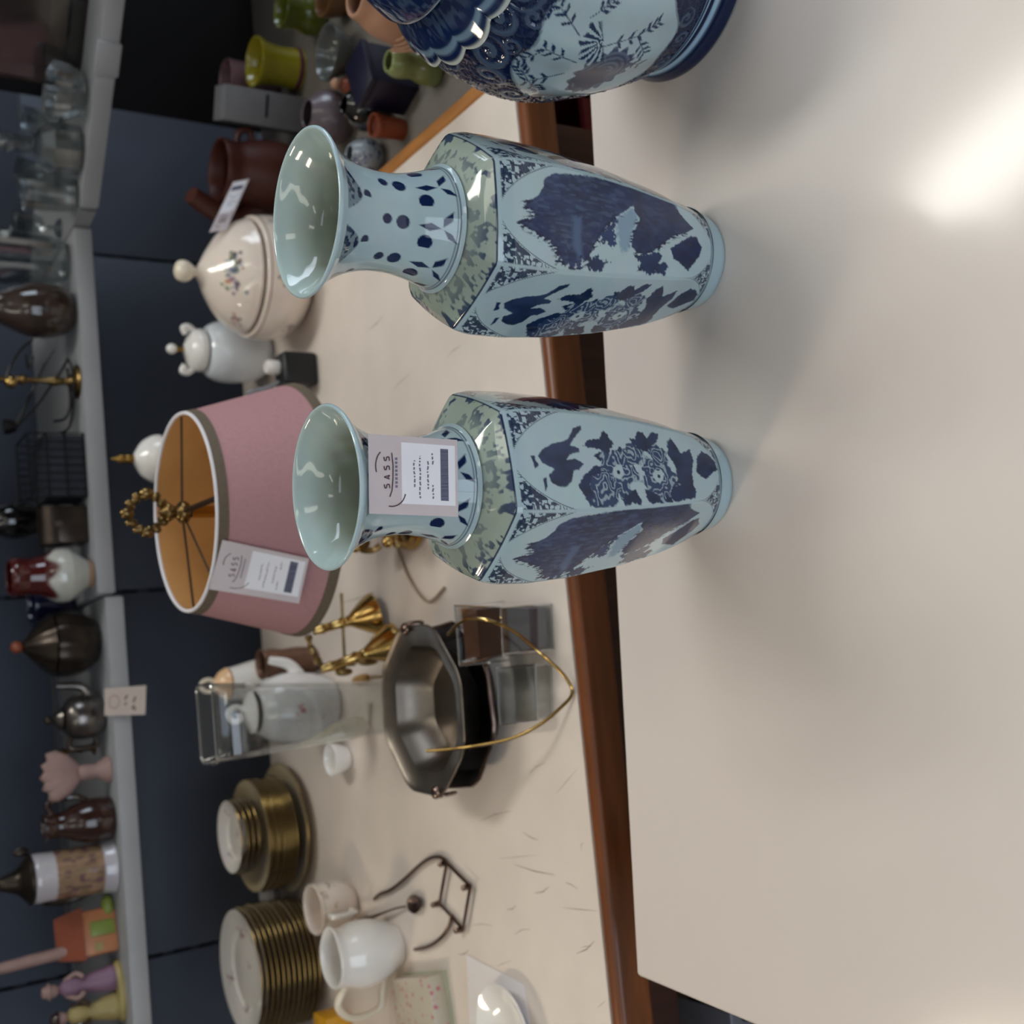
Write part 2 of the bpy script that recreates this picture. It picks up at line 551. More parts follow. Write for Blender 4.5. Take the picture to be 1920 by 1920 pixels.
# back panels hang between perforated uprights; positions follow the slotted seams in the photograph
def upos(x, y):
    d = ray(x, y)
    n = Vector((-math.sin(RG), math.cos(RG), 0))
    q = (G0 + n * SD - CAM).dot(n) / d.dot(n)
    p = CAM + d * q - G0
    return p.x * math.cos(RG) + p.y * math.sin(RG), p.z
ups = [upos(330, 1785)[0], upos(260, 1107)[0], upos(250, 482)[0]]
step = (ups[2] - ups[0]) / 2
ups = [ups[0] - step, ups[0], ups[1], ups[2], ups[2] + step * 0.62]
for a, b in zip(ups, ups[1:]):
    for z0, z1 in ((0.10, 0.52), (0.525, 0.995), (0.998, 1.46), (1.463, 1.95)):
        obj('back_panel', MB().box(((a + b) / 2, SD + 0.012, (z0 + z1) / 2), (b - a - 0.006, 0.012, z1 - z0)), M['panel'], t, bevel=0.002)
for a in ups:
    u_ = obj('upright', MB().box((a, SD + 0.030, 0.98), (0.05, 0.022, 1.95)), M['panel'], t)
    for k in range(30):
        obj('slot', MB().box((a, SD + 0.0175, 0.50 + k * 0.05), (0.0055, 0.006, 0.030)), M['slot'], u_, smooth=0)
ends = [ups[0], u1 - 0.002, u2 - 0.004]
for a, b, z in ((ups[0], u1 - 0.003, SH - 0.011), (u1, u2, SH)):
    s_ = obj('shelf', MB().box(((a + b) / 2, SD / 2, z - 0.0125), (b - a, SD, 0.025)), M['shelf'], t, bevel=0.002)
    obj('price_rail', MB().box(((a + b) / 2, -0.003, z - 0.013), (b - a - 0.004, 0.006, 0.027)), M['shelf'], s_, bevel=0.0015)
for zu in (1.46, 1.88):  # upper shelves out of view, added to shade the shelf below
    s_ = obj('shelf', MB().box(((ups[0] + u2) / 2, SD / 2, zu - 0.0125), (u2 - ups[0], SD, 0.025)), M['shelf'], t, bevel=0.002)
    obj('price_rail', MB().box(((ups[0] + u2) / 2, -0.003, zu - 0.013), (u2 - ups[0] - 0.004, 0.006, 0.027)), M['shelf'], s_, bevel=0.0015)
for a in (ups[1], ups[2], ups[3]):
    obj('bracket', MB().prism([(0, 0), (SD, 0), (SD, -0.055), (0.02, -0.015)], -0.002, 0.002), M['shelf'], t)
    o = t.children[-1]
    o.rotation_euler = (rad(90), 0, rad(90))
    o.location = (a + 0.01, 0, SH - 0.038)
obj('base_plinth', MB().box(((ups[0] + ups[-1]) / 2, SD / 2 + 0.1, 0.05), (ups[-1] - ups[0], SD - 0.2, 0.10)), M['panel'], t)

# the run that turns towards the viewer on the right
a0, a1 = P(155, 350, SH), P(185, 100, SH)
RA = math.atan2(a1.y - a0.y, a1.x - a0.x)
dA = (a1 - a0).normalized()
A0 = a0 - dA * 0.035
A0 = Vector((A0.x, A0.y, 0))
t = thing('corner_shelving', 'grey steel shelf run turning the corner at the right end', 'shelving', A0, RA)
LA = 0.75
s_ = obj('shelf', MB().box((LA / 2, SD / 2, SH - 0.0125), (LA, SD, 0.025)), M['shelf'], t, bevel=0.002)
obj('price_rail', MB().box((LA / 2, -0.003, SH - 0.013), (LA - 0.01, 0.006, 0.027)), M['shelf'], s_, bevel=0.0015)
obj('end_cap', MB().box((0.235, -0.006, SH - 0.012), (0.05, 0.010, 0.036)), M['shelf'], s_, bevel=0.003)
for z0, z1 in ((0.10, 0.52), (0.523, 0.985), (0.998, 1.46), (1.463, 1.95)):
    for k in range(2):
        obj('back_panel', MB().box((0.32 + 0.52 * k, SD + 0.012, (z0 + z1) / 2), (0.517, 0.012, z1 - z0)), M['shade_black_steel'], t, bevel=0.002)
for zu in (1.46, 1.88):  # unseen upper shelves, added to darken the corner run as well
    obj('shelf', MB().box((LA / 2 + 0.06, SD / 2, zu - 0.0125), (LA - 0.12, SD, 0.025)), M['shelf'], t, bevel=0.002)


def corner(u, v, z=0.0):
    return A0 + Vector((u * math.cos(RA) - v * math.sin(RA), u * math.sin(RA) + v * math.cos(RA), z))


# wedge shaped board that closes the corner between the two runs
wd = [gon(u2 + .003, 0), corner(-.003, 0), corner(-.003, SD), gon(u2 + .003, SD)]
Ri = Matrix.Rotation(-RA, 3, 'Z')
wl = [Ri @ (q_ - A0) for q_ in wd]
obj('corner_board', MB().prism([(q_.x, q_.y) for q_ in wl], SH - 0.025, SH), M['shelf'], t, smooth=0)


# ------------------------------------------------------------------ painted decoration helpers
RS = np.random.RandomState(3)
LAT = RS.rand(256, 256)


def vnoise(x, y):
    xi, yi = np.floor(x).astype(int), np.floor(y).astype(int)
    fx, fy = x - xi, y - yi
    fx, fy = fx * fx * (3 - 2 * fx), fy * fy * (3 - 2 * fy)
    g = lambda a, b: LAT[a % 256, b % 256]
    return (g(xi, yi) * (1 - fx) + g(xi + 1, yi) * fx) * (1 - fy) + (g(xi, yi + 1) * (1 - fx) + g(xi + 1, yi + 1) * fx) * fy


def sstep(a, b, x):
    t_ = np.clip((x - a) / (b - a), 0, 1)
    return t_ * t_ * (3 - 2 * t_)


def pdist(X, Y, poly):
    """signed distance to a polygon, positive inside"""
    ins = np.zeros(X.shape, bool)
    dm = np.full(X.shape, 1e9)
    n = len(poly)
    for i in range(n):
        x0, y0 = poly[i]
        x1, y1 = poly[(i + 1) % n]
        dx, dy = x1 - x0, y1 - y0
        l2 = dx * dx + dy * dy + 1e-12
        q = np.clip(((X - x0) * dx + (Y - y0) * dy) / l2, 0, 1)
        dm = np.minimum(dm, (X - x0 - q * dx) ** 2 + (Y - y0 - q * dy) ** 2)
        if y0 != y1:
            c = ((y0 > Y) != (y1 > Y)) & (X < dx * (Y - y0) / (y1 - y0) + x0)
            ins ^= c
    return np.where(ins, 1, -1) * np.sqrt(dm)


def mixc(C, c, m):
    return C * (1 - m[..., None]) + np.array(c) * m[..., None]


def grid_object(name, R_, Z_, TH_, paint, mat_, parent, close=True, xyz=None):
    """a surface of revolution on a fine grid with per-vertex paint; arrays are rows x columns"""
    nr, nc = R_.shape
    if xyz is None:
        co = np.stack([R_ * np.cos(TH_), R_ * np.sin(TH_), Z_], -1).reshape(-1, 3)
    else:
        co = xyz.reshape(-1, 3)
    i = np.arange(nr - 1)[:, None]
    j = np.arange(nc)[None, :]
    jn = (j + 1) % nc
    q = np.stack([i * nc + j, i * nc + jn, (i + 1) * nc + jn, (i + 1) * nc + j], -1).reshape(-1, 4)
    me = bpy.data.meshes.new(name)
    me.vertices.add(len(co))
    me.vertices.foreach_set('co', co.astype(np.float32).ravel())
    me.loops.add(q.size)
    me.loops.foreach_set('vertex_index', q.astype(np.int32).ravel())
    me.polygons.add(len(q))
    me.polygons.foreach_set('loop_start', (np.arange(len(q)) * 4).astype(np.int32))
    me.update(calc_edges=True)
    at = me.attributes.new('Paint', 'FLOAT_COLOR', 'POINT')
    pc = np.ones((len(co), 4), np.float32)
    pc[:, :3] = paint.reshape(-1, 3)
    at.data.foreach_set('color', pc.ravel())
    me.materials.append(mat_)
    me.shade_smooth()
    me.validate()
    o = bpy.data.objects.new(name, me)
    COL.objects.link(o)
    o.parent = parent
    return o


M['vase'] = painted('blue_white_glaze', rough=0.07, coat=0.0)
GLAZE = np.array([0.44, 0.57, 0.62])
GREEN = np.array([0.38, 0.45, 0.39])
NAVY = np.array([0.005, 0.014, 0.062])
INDIGO = np.array([0.011, 0.031, 0.098])
VIOLET = np.array([0.024, 0.047, 0.122])
MID = np.array([0.08, 0.15, 0.30])
PALE = np.array([0.24, 0.36, 0.47])
MOT = {}
MOT['LAND'] = {
 'panel':[(-0.089,236.8),(0.317,227.8),(0.563,217.7),(0.9,199.5),(0.996,185.6),(1.129,141.2),(0.984,61.9),(0.593,37.4),(-0.058,30.2),(-0.537,35.4),(-1.032,55.0),(-1.093,100.0),(-1.042,147.1),(-1.023,185.8),(-0.817,204.7),(-0.34,226.5)],
 'A':[(0.774,200.0),(0.893,191.9),(0.969,172.8),(1.282,137.0),(1.293,66.2),(0.861,59.2),(0.56,41.2),(0.281,53.8),(0.099,69.0),(-0.231,83.1),(-0.442,93.2),(-0.567,103.2),(-0.524,111.3),(-0.416,117.5),(-0.089,115.7),(0.198,110.6),(0.352,106.9),(0.482,112.9),(0.634,113.9),(0.465,122.1),(0.252,133.2),(-0.044,144.2),(-0.305,150.3),(-0.494,156.1),(-0.668,160.3),(-0.825,160.8),(-0.86,165.5),(-0.79,168.3),(-1.047,169.5),(-0.923,173.5),(-1.032,176.4),(-0.923,180.2),(-0.992,183.6),(-0.851,186.9),(-0.906,190.8),(-0.756,188.3),(-0.739,192.3),(-0.636,191.0),(-0.622,196.2),(-0.521,196.9),(-0.545,201.2),(-0.457,202.4),(-0.467,206.1),(-0.375,210.9),(-0.335,215.7),(-0.248,222.8),(-0.14,214.3),(-0.042,209.4),(0.034,211.7),(0.15,218.8),(0.277,213.7),(0.379,207.4),(0.586,201.9)],
 'fall':[(0.043,176.0),(0.102,167.9),(-0.418,169.1),(-0.812,166.9),(-0.844,170.2),(-0.574,176.5)],
 'B':[(-0.597,115.9),(-0.582,109.7),(-0.522,98.2),(-0.456,86.5),(-0.511,81.4),(-0.725,86.4),(-0.675,78.0),(-0.806,76.2),(-1.081,80.4),(-0.946,89.5),(-0.983,94.0),(-1.131,95.7),(-0.959,104.3),(-0.936,110.9),(-0.761,108.0)],
 'Cc':[(-0.302,72.9),(-0.062,62.2),(0.255,46.1),(0.313,38.4),(-0.021,32.0),(-0.405,35.6),(-0.882,50.5),(-0.708,58.5),(-0.55,69.5)],
 'D':[(-0.744,158.8),(-0.706,153.1),(-0.778,148.7),(-0.816,139.8),(-0.903,145.6),(-1.014,147.5),(-1.022,154.7),(-1.003,160.6),(-0.904,162.7)],
 'E':[(-0.211,148.7),(0.036,139.6),(0.221,133.3),(0.1,132.1),(-0.045,136.8),(-0.404,134.1),(-0.509,140.0),(-0.375,144.4),(-0.503,148.8)],
 'W':[(0.221,133.3),(0.473,120.5),(0.571,114.1),(0.342,108.6),(-0.095,117.3),(-0.421,119.0),(-0.593,126.6),(-0.395,131.1)],
}
MOT['FLOW'] = {
 'panel':[(-0.132,232.9),(0.188,222.8),(0.489,211.5),(0.781,195.9),(0.892,181.0),(0.968,139.6),(1.178,86.1),(1.908,33.2),(1.076,31.3),(0.574,23.1),(0.036,17.6),(-0.5,23.7),(-1.012,42.3),(-1.22,50.7),(-1.288,103.8),(-1.164,153.8),(-1.049,192.7),(-0.758,212.8),(-0.486,223.6),(-0.253,231.4)],
 'bird':[(0.793,172.5),(0.705,172.0),(0.448,183.0),(0.321,186.9),(0.268,179.1),(0.175,178.6),(0.105,188.8),(-0.02,192.5),(0.017,184.0),(-0.103,176.7),(-0.227,181.7),(-0.258,187.5),(-0.492,190.5),(-0.602,196.7),(-0.6,204.3),(-0.489,209.9),(-0.346,210.3),(-0.231,204.5),(-0.201,206.8),(-0.081,214.8),(0.069,217.4),(0.219,212.6),(0.34,203.9),(0.389,194.4),(0.442,188.5),(0.721,180.2)],
 'f1':[(0.069,223.7),(0.084,220.4),(-0.022,220.0),(-0.14,217.7),(-0.214,221.9),(-0.051,222.7)],
 'f2':[(-0.431,215.8),(-0.403,213.1),(-0.599,213.0),(-0.679,215.4),(-0.543,215.9)],
 'l1':[(0.304,174.6),(0.467,168.9),(0.515,157.1),(0.75,150.0),(0.573,146.0),(0.419,143.0),(0.278,147.5),(0.008,152.9),(-0.032,160.7),(0.092,165.3),(0.228,157.0),(0.283,165.0)],
 'l2':[(0.598,124.3),(0.615,117.8),(0.794,114.2),(0.819,107.4),(0.661,104.4),(0.867,96.8),(0.87,88.4),(0.634,92.9),(0.335,104.5),(0.275,113.4),(0.399,121.7)],
 'l3':[(0.688,80.3),(0.824,75.2),(0.653,70.2),(0.38,66.0),(0.606,52.1),(0.226,51.1),(-0.243,56.2),(-0.583,56.9),(-0.785,54.2),(-0.967,57.4),(-1.005,74.3),(-1.06,82.7),(-0.908,90.5),(-0.645,85.1),(-0.423,76.4),(-0.024,76.7),(0.285,82.8)],
 'l4':[(0.4,44.4),(0.64,36.2),(0.538,27.6),(0.354,21.7),(-0.027,20.2),(-0.205,30.4),(-0.406,37.3),(-0.317,44.5),(-0.139,49.3)],
 'l5':[(-0.691,117.9),(-0.632,107.7),(-0.605,93.6),(-0.781,87.8),(-1.094,85.4),(-1.001,94.0),(-1.139,98.5),(-1.011,106.1),(-1.11,109.5),(-0.904,116.2)],
 'l6':[(-0.735,144.9),(-0.71,138.5),(-0.686,127.4),(-0.926,122.8),(-1.046,123.7),(-0.973,132.3),(-1.053,139.4),(-0.903,144.5)],
 'mass':[(-0.577,185.6),(-0.376,178.7),(-0.161,168.7),(-0.126,160.0),(-0.311,152.5),(-0.556,148.3),(-0.762,146.6),(-0.951,149.5),(-0.999,156.7),(-1.174,149.1),(-1.052,160.7),(-1.042,170.6),(-0.981,176.7),(-0.77,181.3)],
 'stem':[(0.008,152.9),(0.364,137.5),(0.306,133.4),(0.023,140.6),(-0.117,147.9),(-0.12,152.5)],
 'c1':[(-0.275,143.1)],
 'c2':[(-0.356,98.7)],
 'c3':[(-0.67,159.6)],
 'c4':[(0.185,123.7)],
 'c5':[(0.25,95.2)],
}


def face_paint(S, Zm, kind):
    """S across a face from -1 to 1, Zm height in millimetres"""
    X = S * 36.0
    C = np.empty(S.shape + (3,))
    C[:] = GLAZE
    # scrollwork in the corners outside the arched panel
    w = vnoise(X / 3.0 + 47, Zm / 2.7 + 3) * .7 + vnoise(X / 1.5 + 90, Zm / 1.6 + 9) * .3
    worm = sstep(0.12, 0.07, np.abs(w - 0.5))
    blot = sstep(0.50, 0.58, vnoise(X / 2.6 + 21, Zm / 2.6 + 77))
    C = mixc(C, NAVY, np.clip(np.maximum(worm * .95, blot * .9), 0, 1))
    # arched panel
    top = np.clip((237 - Zm) / 52.0, 0, 1)
    half = np.where(Zm > 185, 34.5 * np.sqrt(np.clip(1 - (1 - top) ** 1.35, 0, 1)), 34.5)
    half = np.where(Zm < 50, 34.5 * np.sqrt(np.clip(1 - ((50 - Zm) / 31.0) ** 2, 0, 1)), half)
    d = half - np.abs(X)
    C = mixc(C, GLAZE, sstep(-2.6, -1.9, d))
    C = mixc(C, NAVY, sstep(-1.9, -1.6, d) * sstep(-0.9, -1.2, d) * 0.8)
    ins = sstep(-0.3, 0.3, d)

    def blobs(key, col, soft=0.7, wob=1.0, tone=0.0, grow=0.0):
        nonlocal C
        pl = [(min(max(a * .93, -.97), .97) * 36.0, b) for a, b in MOT[kind][key]]
        dd = pdist(X, Zm, pl) + wob * (vnoise(X / 1.6 + len(key), Zm / 1.6) - .5) * 2 + grow
        m_ = sstep(-soft, soft, dd) * ins
        c_ = np.array(col) * (1 + tone * (vnoise(X / 6.0, Zm / 9.0 + 5)[..., None] - .5) * 2)
        C = C * (1 - m_[..., None]) + c_ * m_[..., None]

    if kind == 'LAND':
        blobs('W', PALE, 2.5, 2.0)
        blobs('A', VIOLET * .95, 0.6, .55, .45)
        dA_ = pdist(X, Zm, [(a * .93 * 36, b) for a, b in MOT[kind]['A']])
        brush = sstep(.48, .70, vnoise(X / 1.5 + 3, Zm / 7.0 + 31)) * sstep(.5, 2.0, dA_) * ins
        C = mixc(C, MID * .75, brush * .45 * sstep(100, 150, Zm))
        brush2 = sstep(.50, .66, vnoise(X / 2.1 + 70, Zm / 5.0 + 3)) * sstep(.5, 2.0, dA_) * ins
        C = mixc(C, NAVY * 1.3, brush2 * .6)
        dd = pdist(X, Zm, [(a * .93 * 36, b) for a, b in MOT[kind]['A']])
        rim = sstep(0.0, 3.0, dd) * sstep(13.0, 5.0, dd) * sstep(.35, .6, vnoise(X / 2.2, Zm / 3.5)) * .7
        C = mixc(C, NAVY * 1.6, np.clip(rim, 0, 1) * sstep(6, -6, X))
        low = sstep(110, 40, Zm) * sstep(-.5, .5, dd) * .65
        C = mixc(C, INDIGO, low)
        blobs('fall', MID * .8, 2.5, .6)
        # brush strokes: needles of the trees along the left flank
        st = sstep(.48, .60, vnoise(X / 1.1 + Zm / 5.0 + 5, Zm / 3.2)) * sstep(-4.5, -1.0, dd) * sstep(3.5, .5, dd) * (X < 10)
        C = mixc(C, NAVY, st * ins)
        blobs('B', INDIGO, .8, 1.6, .3)
        blobs('Cc', NAVY * 1.4, .7, .8, .3)
        blobs('D', INDIGO, .8, 1.8, .3)
        blobs('E', INDIGO * 1.3, .9, 2.2, .3)
    else:
        for key in ('stem', 'l1', 'l2', 'l3', 'l4', 'l5', 'l6', 'mass'):
            blobs(key, INDIGO * .9, .6, .9, .35)
        for key, r in (('c1', 17), ('c2', 18), ('c3', 13), ('c4', 9), ('c5', 9)):
            a, b = MOT[kind][key][0]
            dx, dz = X - a * .93 * 36, (Zm - b) * .95
            rr, an = np.hypot(dx, dz), np.arctan2(dz, dx)
            wv = vnoise(X / 3.4 + b, Zm / 3.4 + 11) - .5
            petal = rr * (1 + .14 * np.cos(an * 5 + rr * .3 + wv * 3) + .30 * wv)
            msk = sstep(r + 1.2, r - .6, petal) * ins
            n_ = vnoise(X / 7.0 + b * .7, Zm / 6.6 + 11) * .8 + vnoise(X / 3.0 + 31, Zm / 3.0 + b) * .2 + rr / r * .5
            line = np.abs((n_ * 3.4) % 1.0 - .5) * 2
            dk = 1 - sstep(.58, .76, line) * .95
            col = GLAZE * .82 * (1 - dk)[..., None] + INDIGO * dk[..., None]
            col = col * .8 + MID[None, None, :] * .2
            C = C * (1 - msk[..., None]) + col * msk[..., None]
            if key in ('c1', 'c2'):
                C = mixc(C, GLAZE, sstep(6.4, 5.2, rr * (1 + .5 * wv)) * ins)
                C = mixc(C, NAVY, sstep(2.0, 1.3, rr) * ins)
        blobs('bird', VIOLET * .8, .6, .4, .35)
        blobs('f1', INDIGO, .6, .3)
        blobs('f2', INDIGO, .6, .3)
    return C


VK = 0.985
VPROF = [(0, .0405), (.010, .043), (.016, .0455), (.03, .0505), (.064, .0605), (.113, .0700), (.16, .0762), (.20, .0787), (.23, .0780), (.243, .0750), (.249, .067), (.254, .052), (.257, .0447)]
VZ = np.array([p[0] for p in VPROF]) * VK
VR = np.array([p[1] for p in VPROF]) * 1.01


def vrad(th, z):
    R_ = np.interp(z, VZ, VR)
    k = np.ones(5) / 5
    a = ((th + math.pi / 6) % (math.pi / 3)) - math.pi / 6
    hx = np.minimum(math.cos(math.pi / 6) / np.cos(a), .985)
    b = np.clip((z - .012) / .03, 0, 1) * np.clip((.2525 - z) / .008, 0, 1)
    return R_ * ((1 - b) * .95 + b * (.22 * .95 + .78 * hx))


def make_vase(label, loc, rz):
    t_ = thing('hexagonal_vase', label, 'vase', loc, rz, 'pair of hexagonal blue and white vases')
    # body ----------------------------------------------------------------
    NF = 112
    NCc = NF * 6
    z = np.concatenate([np.linspace(.0165, .240, 330), np.linspace(.2403, .2535, 40)])
    th = (np.arange(NCc) + .5) / NF * (math.pi / 3) - math.pi / 6
    TH_, Z_ = np.meshgrid(th, z)
    R_ = vrad(TH_, Z_)
    for _ in range(2):                              # ease the profile so that it has no facets
        R_[3:-3] = (R_[:-6] + R_[3:-3] + R_[6:]) / 3
    s = ((np.arange(NF) + .5) / NF) * 2 - 1
    S_, ZZ = np.meshgrid(s, z * 1000)
    A_ = face_paint(S_, ZZ, 'FLOW')
    B_ = face_paint(S_, ZZ, 'LAND')
    Cc = np.concatenate([A_, B_] * 3, 1)
    Zm = Z_ * 1000
    aa = np.abs(((TH_ + math.pi / 6) % (math.pi / 3)) - math.pi / 6)
    edge = sstep(.50, .515, aa) * sstep(30, 60, Zm)
    Cc = mixc(Cc, GLAZE * .95, edge)
    # shoulder: pale green glaze with blurred clumps
    sh = sstep(239.0, 240.0, Zm)
    n1 = vnoise(R_ * np.cos(TH_) * 150 + 40, R_ * np.sin(TH_) * 150 + 40) * .6 + vnoise(R_ * np.cos(TH_) * 380 + 90, R_ * np.sin(TH_) * 380 + 90) * .4
    shc = np.empty_like(Cc)
    shc[:] = GREEN
    shc = mixc(shc, INDIGO * 1.1, sstep(.50, .62, n1) * (.45 + .55 * sstep(.05, .068, R_)) * .9)
    Cc = Cc * (1 - sh[..., None]) + shc * sh[..., None]
    Cc = mixc(Cc, GLAZE, sstep(235.5, 236.2, Zm) * sstep(239.6, 238.9, Zm))
    Cc = mixc(Cc, NAVY, sstep(238.9, 239.3, Zm) * sstep(240.4, 240.0, Zm) * .85)
    Cc = mixc(Cc, GLAZE, sstep(20.5, 19.0, Zm))
    Cc = mixc(Cc, INDIGO, sstep(18.4, 18.8, Zm) * sstep(19.8, 19.4, Zm) * .8)
    grid_object('body', R_, Z_, TH_, Cc, M['vase'], t_)
    # neck with its flaring lip ---------------------------------------------
    NP = [(.0475, .2530), (.0452, .2550), (.0440, .2575), (.0425, .262), (.0392, .272), (.0362, .286), (.0354, .298), (.0362, .311), (.0392, .324), (.0440, .335), (.0505, .3445), (.0566, .3505), (.0590, .3528),
          (.0593, .3545), (.0580, .3556), (.0560, .3545), (.0520, .349), (.0455, .341), (.0390, .331), (.0340, .317), (.0318, .300), (.0320, .285), (.0345, .270), (.0400, .255), (.0440, .240), (.047, .225)]
    pr = smooth_prof(NP, 9)
    pr = pr + [(pr[-1][0] * q, pr[-1][1] - .004) for q in (.9, .6, .3, .02)]
    NCn = 360
    r = np.array([p[0] for p in pr])
    zz = np.array([p[1] for p in pr])
    # resample evenly along the profile for an even paint grid
    L_ = np.concatenate([[0], np.cumsum(np.hypot(np.diff(r), np.diff(zz)))])
    q = np.linspace(0, L_[-1], 300)
    r, zz = np.interp(q, L_, r), np.interp(q, L_, zz)
    itop = int(np.argmax(zz))
    outer = (np.arange(300) <= itop)
    th = np.arange(NCn) / NCn * 2 * math.pi
    TH_, Z_ = np.meshgrid(th, zz)
    R_ = np.repeat(r[:, None], NCn, 1)
    O_ = np.repeat(outer[:, None], NCn, 1)
    Cn = np.empty(R_.shape + (3,))
    Cn[:] = GLAZE
    ad = (np.degrees(TH_) + 22.5) % 45 - 22.5
    Xm = np.radians(ad) * 38.0
    Zm = Z_ * 1000
    for (ax, az, rr) in ((1.5, 297, 5.2), (2.5, 309.5, 3.8), (-11.0, 279, 5.4), (-13.5, 326, 3.4)):
        dd = np.hypot(Xm - ax, Zm - az)
        Cn = mixc(Cn, NAVY * 1.2, sstep(rr + .4, rr - .4, dd) * O_)
    for pl in ([(0, 269), (3.2, 276), (.8, 285), (-2.6, 277)], [(.5, 268), (6.5, 267.5), (11.5, 260.5), (5, 261.5)], [(-.8, 267), (-3, 261), (-8.5, 256.5), (-6.2, 263.5)]):
        Cn = mixc(Cn, NAVY * 1.2, sstep(-.4, .4, pdist(Xm, Zm, pl)) * O_)
    al = (np.degrees(TH_) + 45) % 45 - 22.5
    lap = sstep(0, .12, (1 - (al / 17.0) ** 2) * 1.0 - np.clip((345 - Zm) / 15.0, 0, 9)) * (Zm < 346.5) * O_
    lc = sstep(.42, .55, vnoise(al / 3.2 + 11, Zm / 2.0))
    Cn = mixc(Cn, NAVY * 1.1, lap * (.55 + .45 * lc))
    Cn = mixc(Cn, NAVY, sstep(.5, .9, (Zm > 255.6) & (Zm < 256.5)) * O_ * .8)
    Cn = mixc(Cn, NAVY, sstep(.5, .9, (Zm > 257.3) & (Zm < 258.0)) * O_ * .6)
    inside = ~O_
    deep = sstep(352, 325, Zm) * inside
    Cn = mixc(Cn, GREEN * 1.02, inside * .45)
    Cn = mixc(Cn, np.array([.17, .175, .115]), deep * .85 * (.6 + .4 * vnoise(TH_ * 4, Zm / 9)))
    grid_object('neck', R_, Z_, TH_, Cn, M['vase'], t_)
    # foot ------------------------------------------------------------------
    FPp = [(.001, .004), (.030, .004), (.0345, .0005), (.0385, .0000), (.0405, .0015), (.0418, .006), (.0428, .011), (.0438, .0150), (.0450, .0175)]
    r = np.array([p[0] for p in FPp])
    zz = np.array([p[1] for p in FPp])
    th = np.arange(120) / 120 * 2 * math.pi
    TH_, Z_ = np.meshgrid(th, zz)
    R_ = np.repeat(r[:, None], 120, 1)
    Cf = np.empty(R_.shape + (3,))
    Cf[:] = GLAZE * np.array([.95, 1.0, 1.03])
    grid_object('foot', R_, Z_, TH_, Cf, M['vase'], t_)
    return t_


V2 = make_vase('blue and white hexagonal vase with a price tag, bird and peonies facing front', (0.0205, 0.774, NT), rad(-75.5))
V1 = copy_tree(V2)
V1.location = (0.215, 0.7775, NT)
V1.rotation_euler.z = rad(-149)
V1.scale = (1.01, 1.01, 1.025)
V1['label'] = 'blue and white hexagonal vase without a tag, mountain landscape facing front'

# ------------------------------------------------------------------ big jar at the right edge
JC = P(1274, -40, NT)
t = thing('ginger_jar', 'large dark blue and white lidded jar with a flower cartouche', 'jar', (JC.x, JC.y, NT), math.atan2(-JC.y, -JC.x) - rad(35))
JP = smooth_prof([(.001, .006), (.074, .006), (.080, .0), (.0865, .002), (.0885, .008), (.0865, .016), (.0835, .020), (.0845, .026), (.0875, .031), (.0905, .037), (.102, .060), (.1155, .095), (.1240, .13), (.1260, .158), (.121, .19), (.108, .218), (.092, .238), (.080, .247), (.075, .255), (.070, .256), (.066, .25), (.01, .245)], 6)
r = np.array([p[0] for p in JP])
zz = np.array([p[1] for p in JP])
L_ = np.concatenate([[0], np.cumsum(np.hypot(np.diff(r), np.diff(zz)))])
q = np.linspace(0, L_[-1], 330)
r, zz = np.interp(q, L_, r), np.interp(q, L_, zz)
NJ = 720
th = np.arange(NJ) / NJ * 2 * math.pi
TH_, Z_ = np.meshgrid(th, zz)
R_ = np.repeat(r[:, None], NJ, 1)
ad = (np.degrees(TH_) + 45) % 90 - 45          # angle inside one cartouche
Xm, Zm = np.radians(ad) * 115.0, Z_ * 1000   # millimetres along the belly
lobe = 1 + .010 * np.cos(TH_ * 16) * sstep(40, 80, Zm) * sstep(240, 200, Zm)
JN = NAVY * .9
Cj = np.empty(R_.shape + (3,))
Cj[:] = JN
# raised scrolls
def spiral(cx_, cz_, r0_, hand, turns=1.6, w=2.0):
    dx, dz = Xm - cx_, Zm - cz_
    rr, an = np.hypot(dx, dz), np.arctan2(dz, dx * hand)
    ph = (rr / r0_ * turns - an / (2 * math.pi)) % 1.0
    return sstep(.34, .20, np.abs(ph - .5)) * sstep(r0_, r0_ * .82, rr)
SW = np.zeros(R_.shape)
for cx_, cz_, r0_, h_ in ((0, 222, 17, 1), (30, 213, 17, -1), (-32, 212, 18, 1), (52, 200, 17, 1), (-55, 198, 17, -1), (64, 168, 16, -1), (-68, 165, 16, 1), (70, 128, 15, 1), (-70, 125, 15, -1), (62, 92, 14, -1), (-62, 90, 14, 1),
                           (76, 60, 12, 1), (-76, 62, 12, -1), (40, 56, 12, 1), (-42, 54, 12, -1), (18, 48, 10, -1), (-14, 48, 10, 1), (80, 215, 14, 1), (-82, 222, 14, -1), (16, 200, 10, 1), (-14, 203, 9, -1)):
    SW = np.maximum(SW, spiral(cx_, cz_, r0_, h_))
worm = sstep(.10, .04, np.abs(vnoise(Xm / 4.2 + 50, Zm / 4.0) * .7 + vnoise(Xm / 1.8 + 9, Zm / 1.8) * .3 - .5)) * .8
SW = np.maximum(SW, worm * .7) * sstep(34, 40, Zm)
Cj = mixc(Cj, np.array([.055, .085, .15]), SW * (.25 + .5 * sstep(.3, .8, SW)))
Cj = mixc(Cj, PALE, sstep(.85, 1.0, SW) * .10)
ca = np.abs(Xm / 66.0) ** 2.6 + np.abs((Zm - 126) / 67.0) ** 2.6 + .10 * np.cos(np.arctan2(Zm - 122, Xm) * 8)
car = sstep(1.03, .98, ca)
Cj = mixc(Cj, GLAZE, car)
Cj = mixc(Cj, NAVY, sstep(.93, .96, ca) * sstep(1.02, .99, ca) * .5)


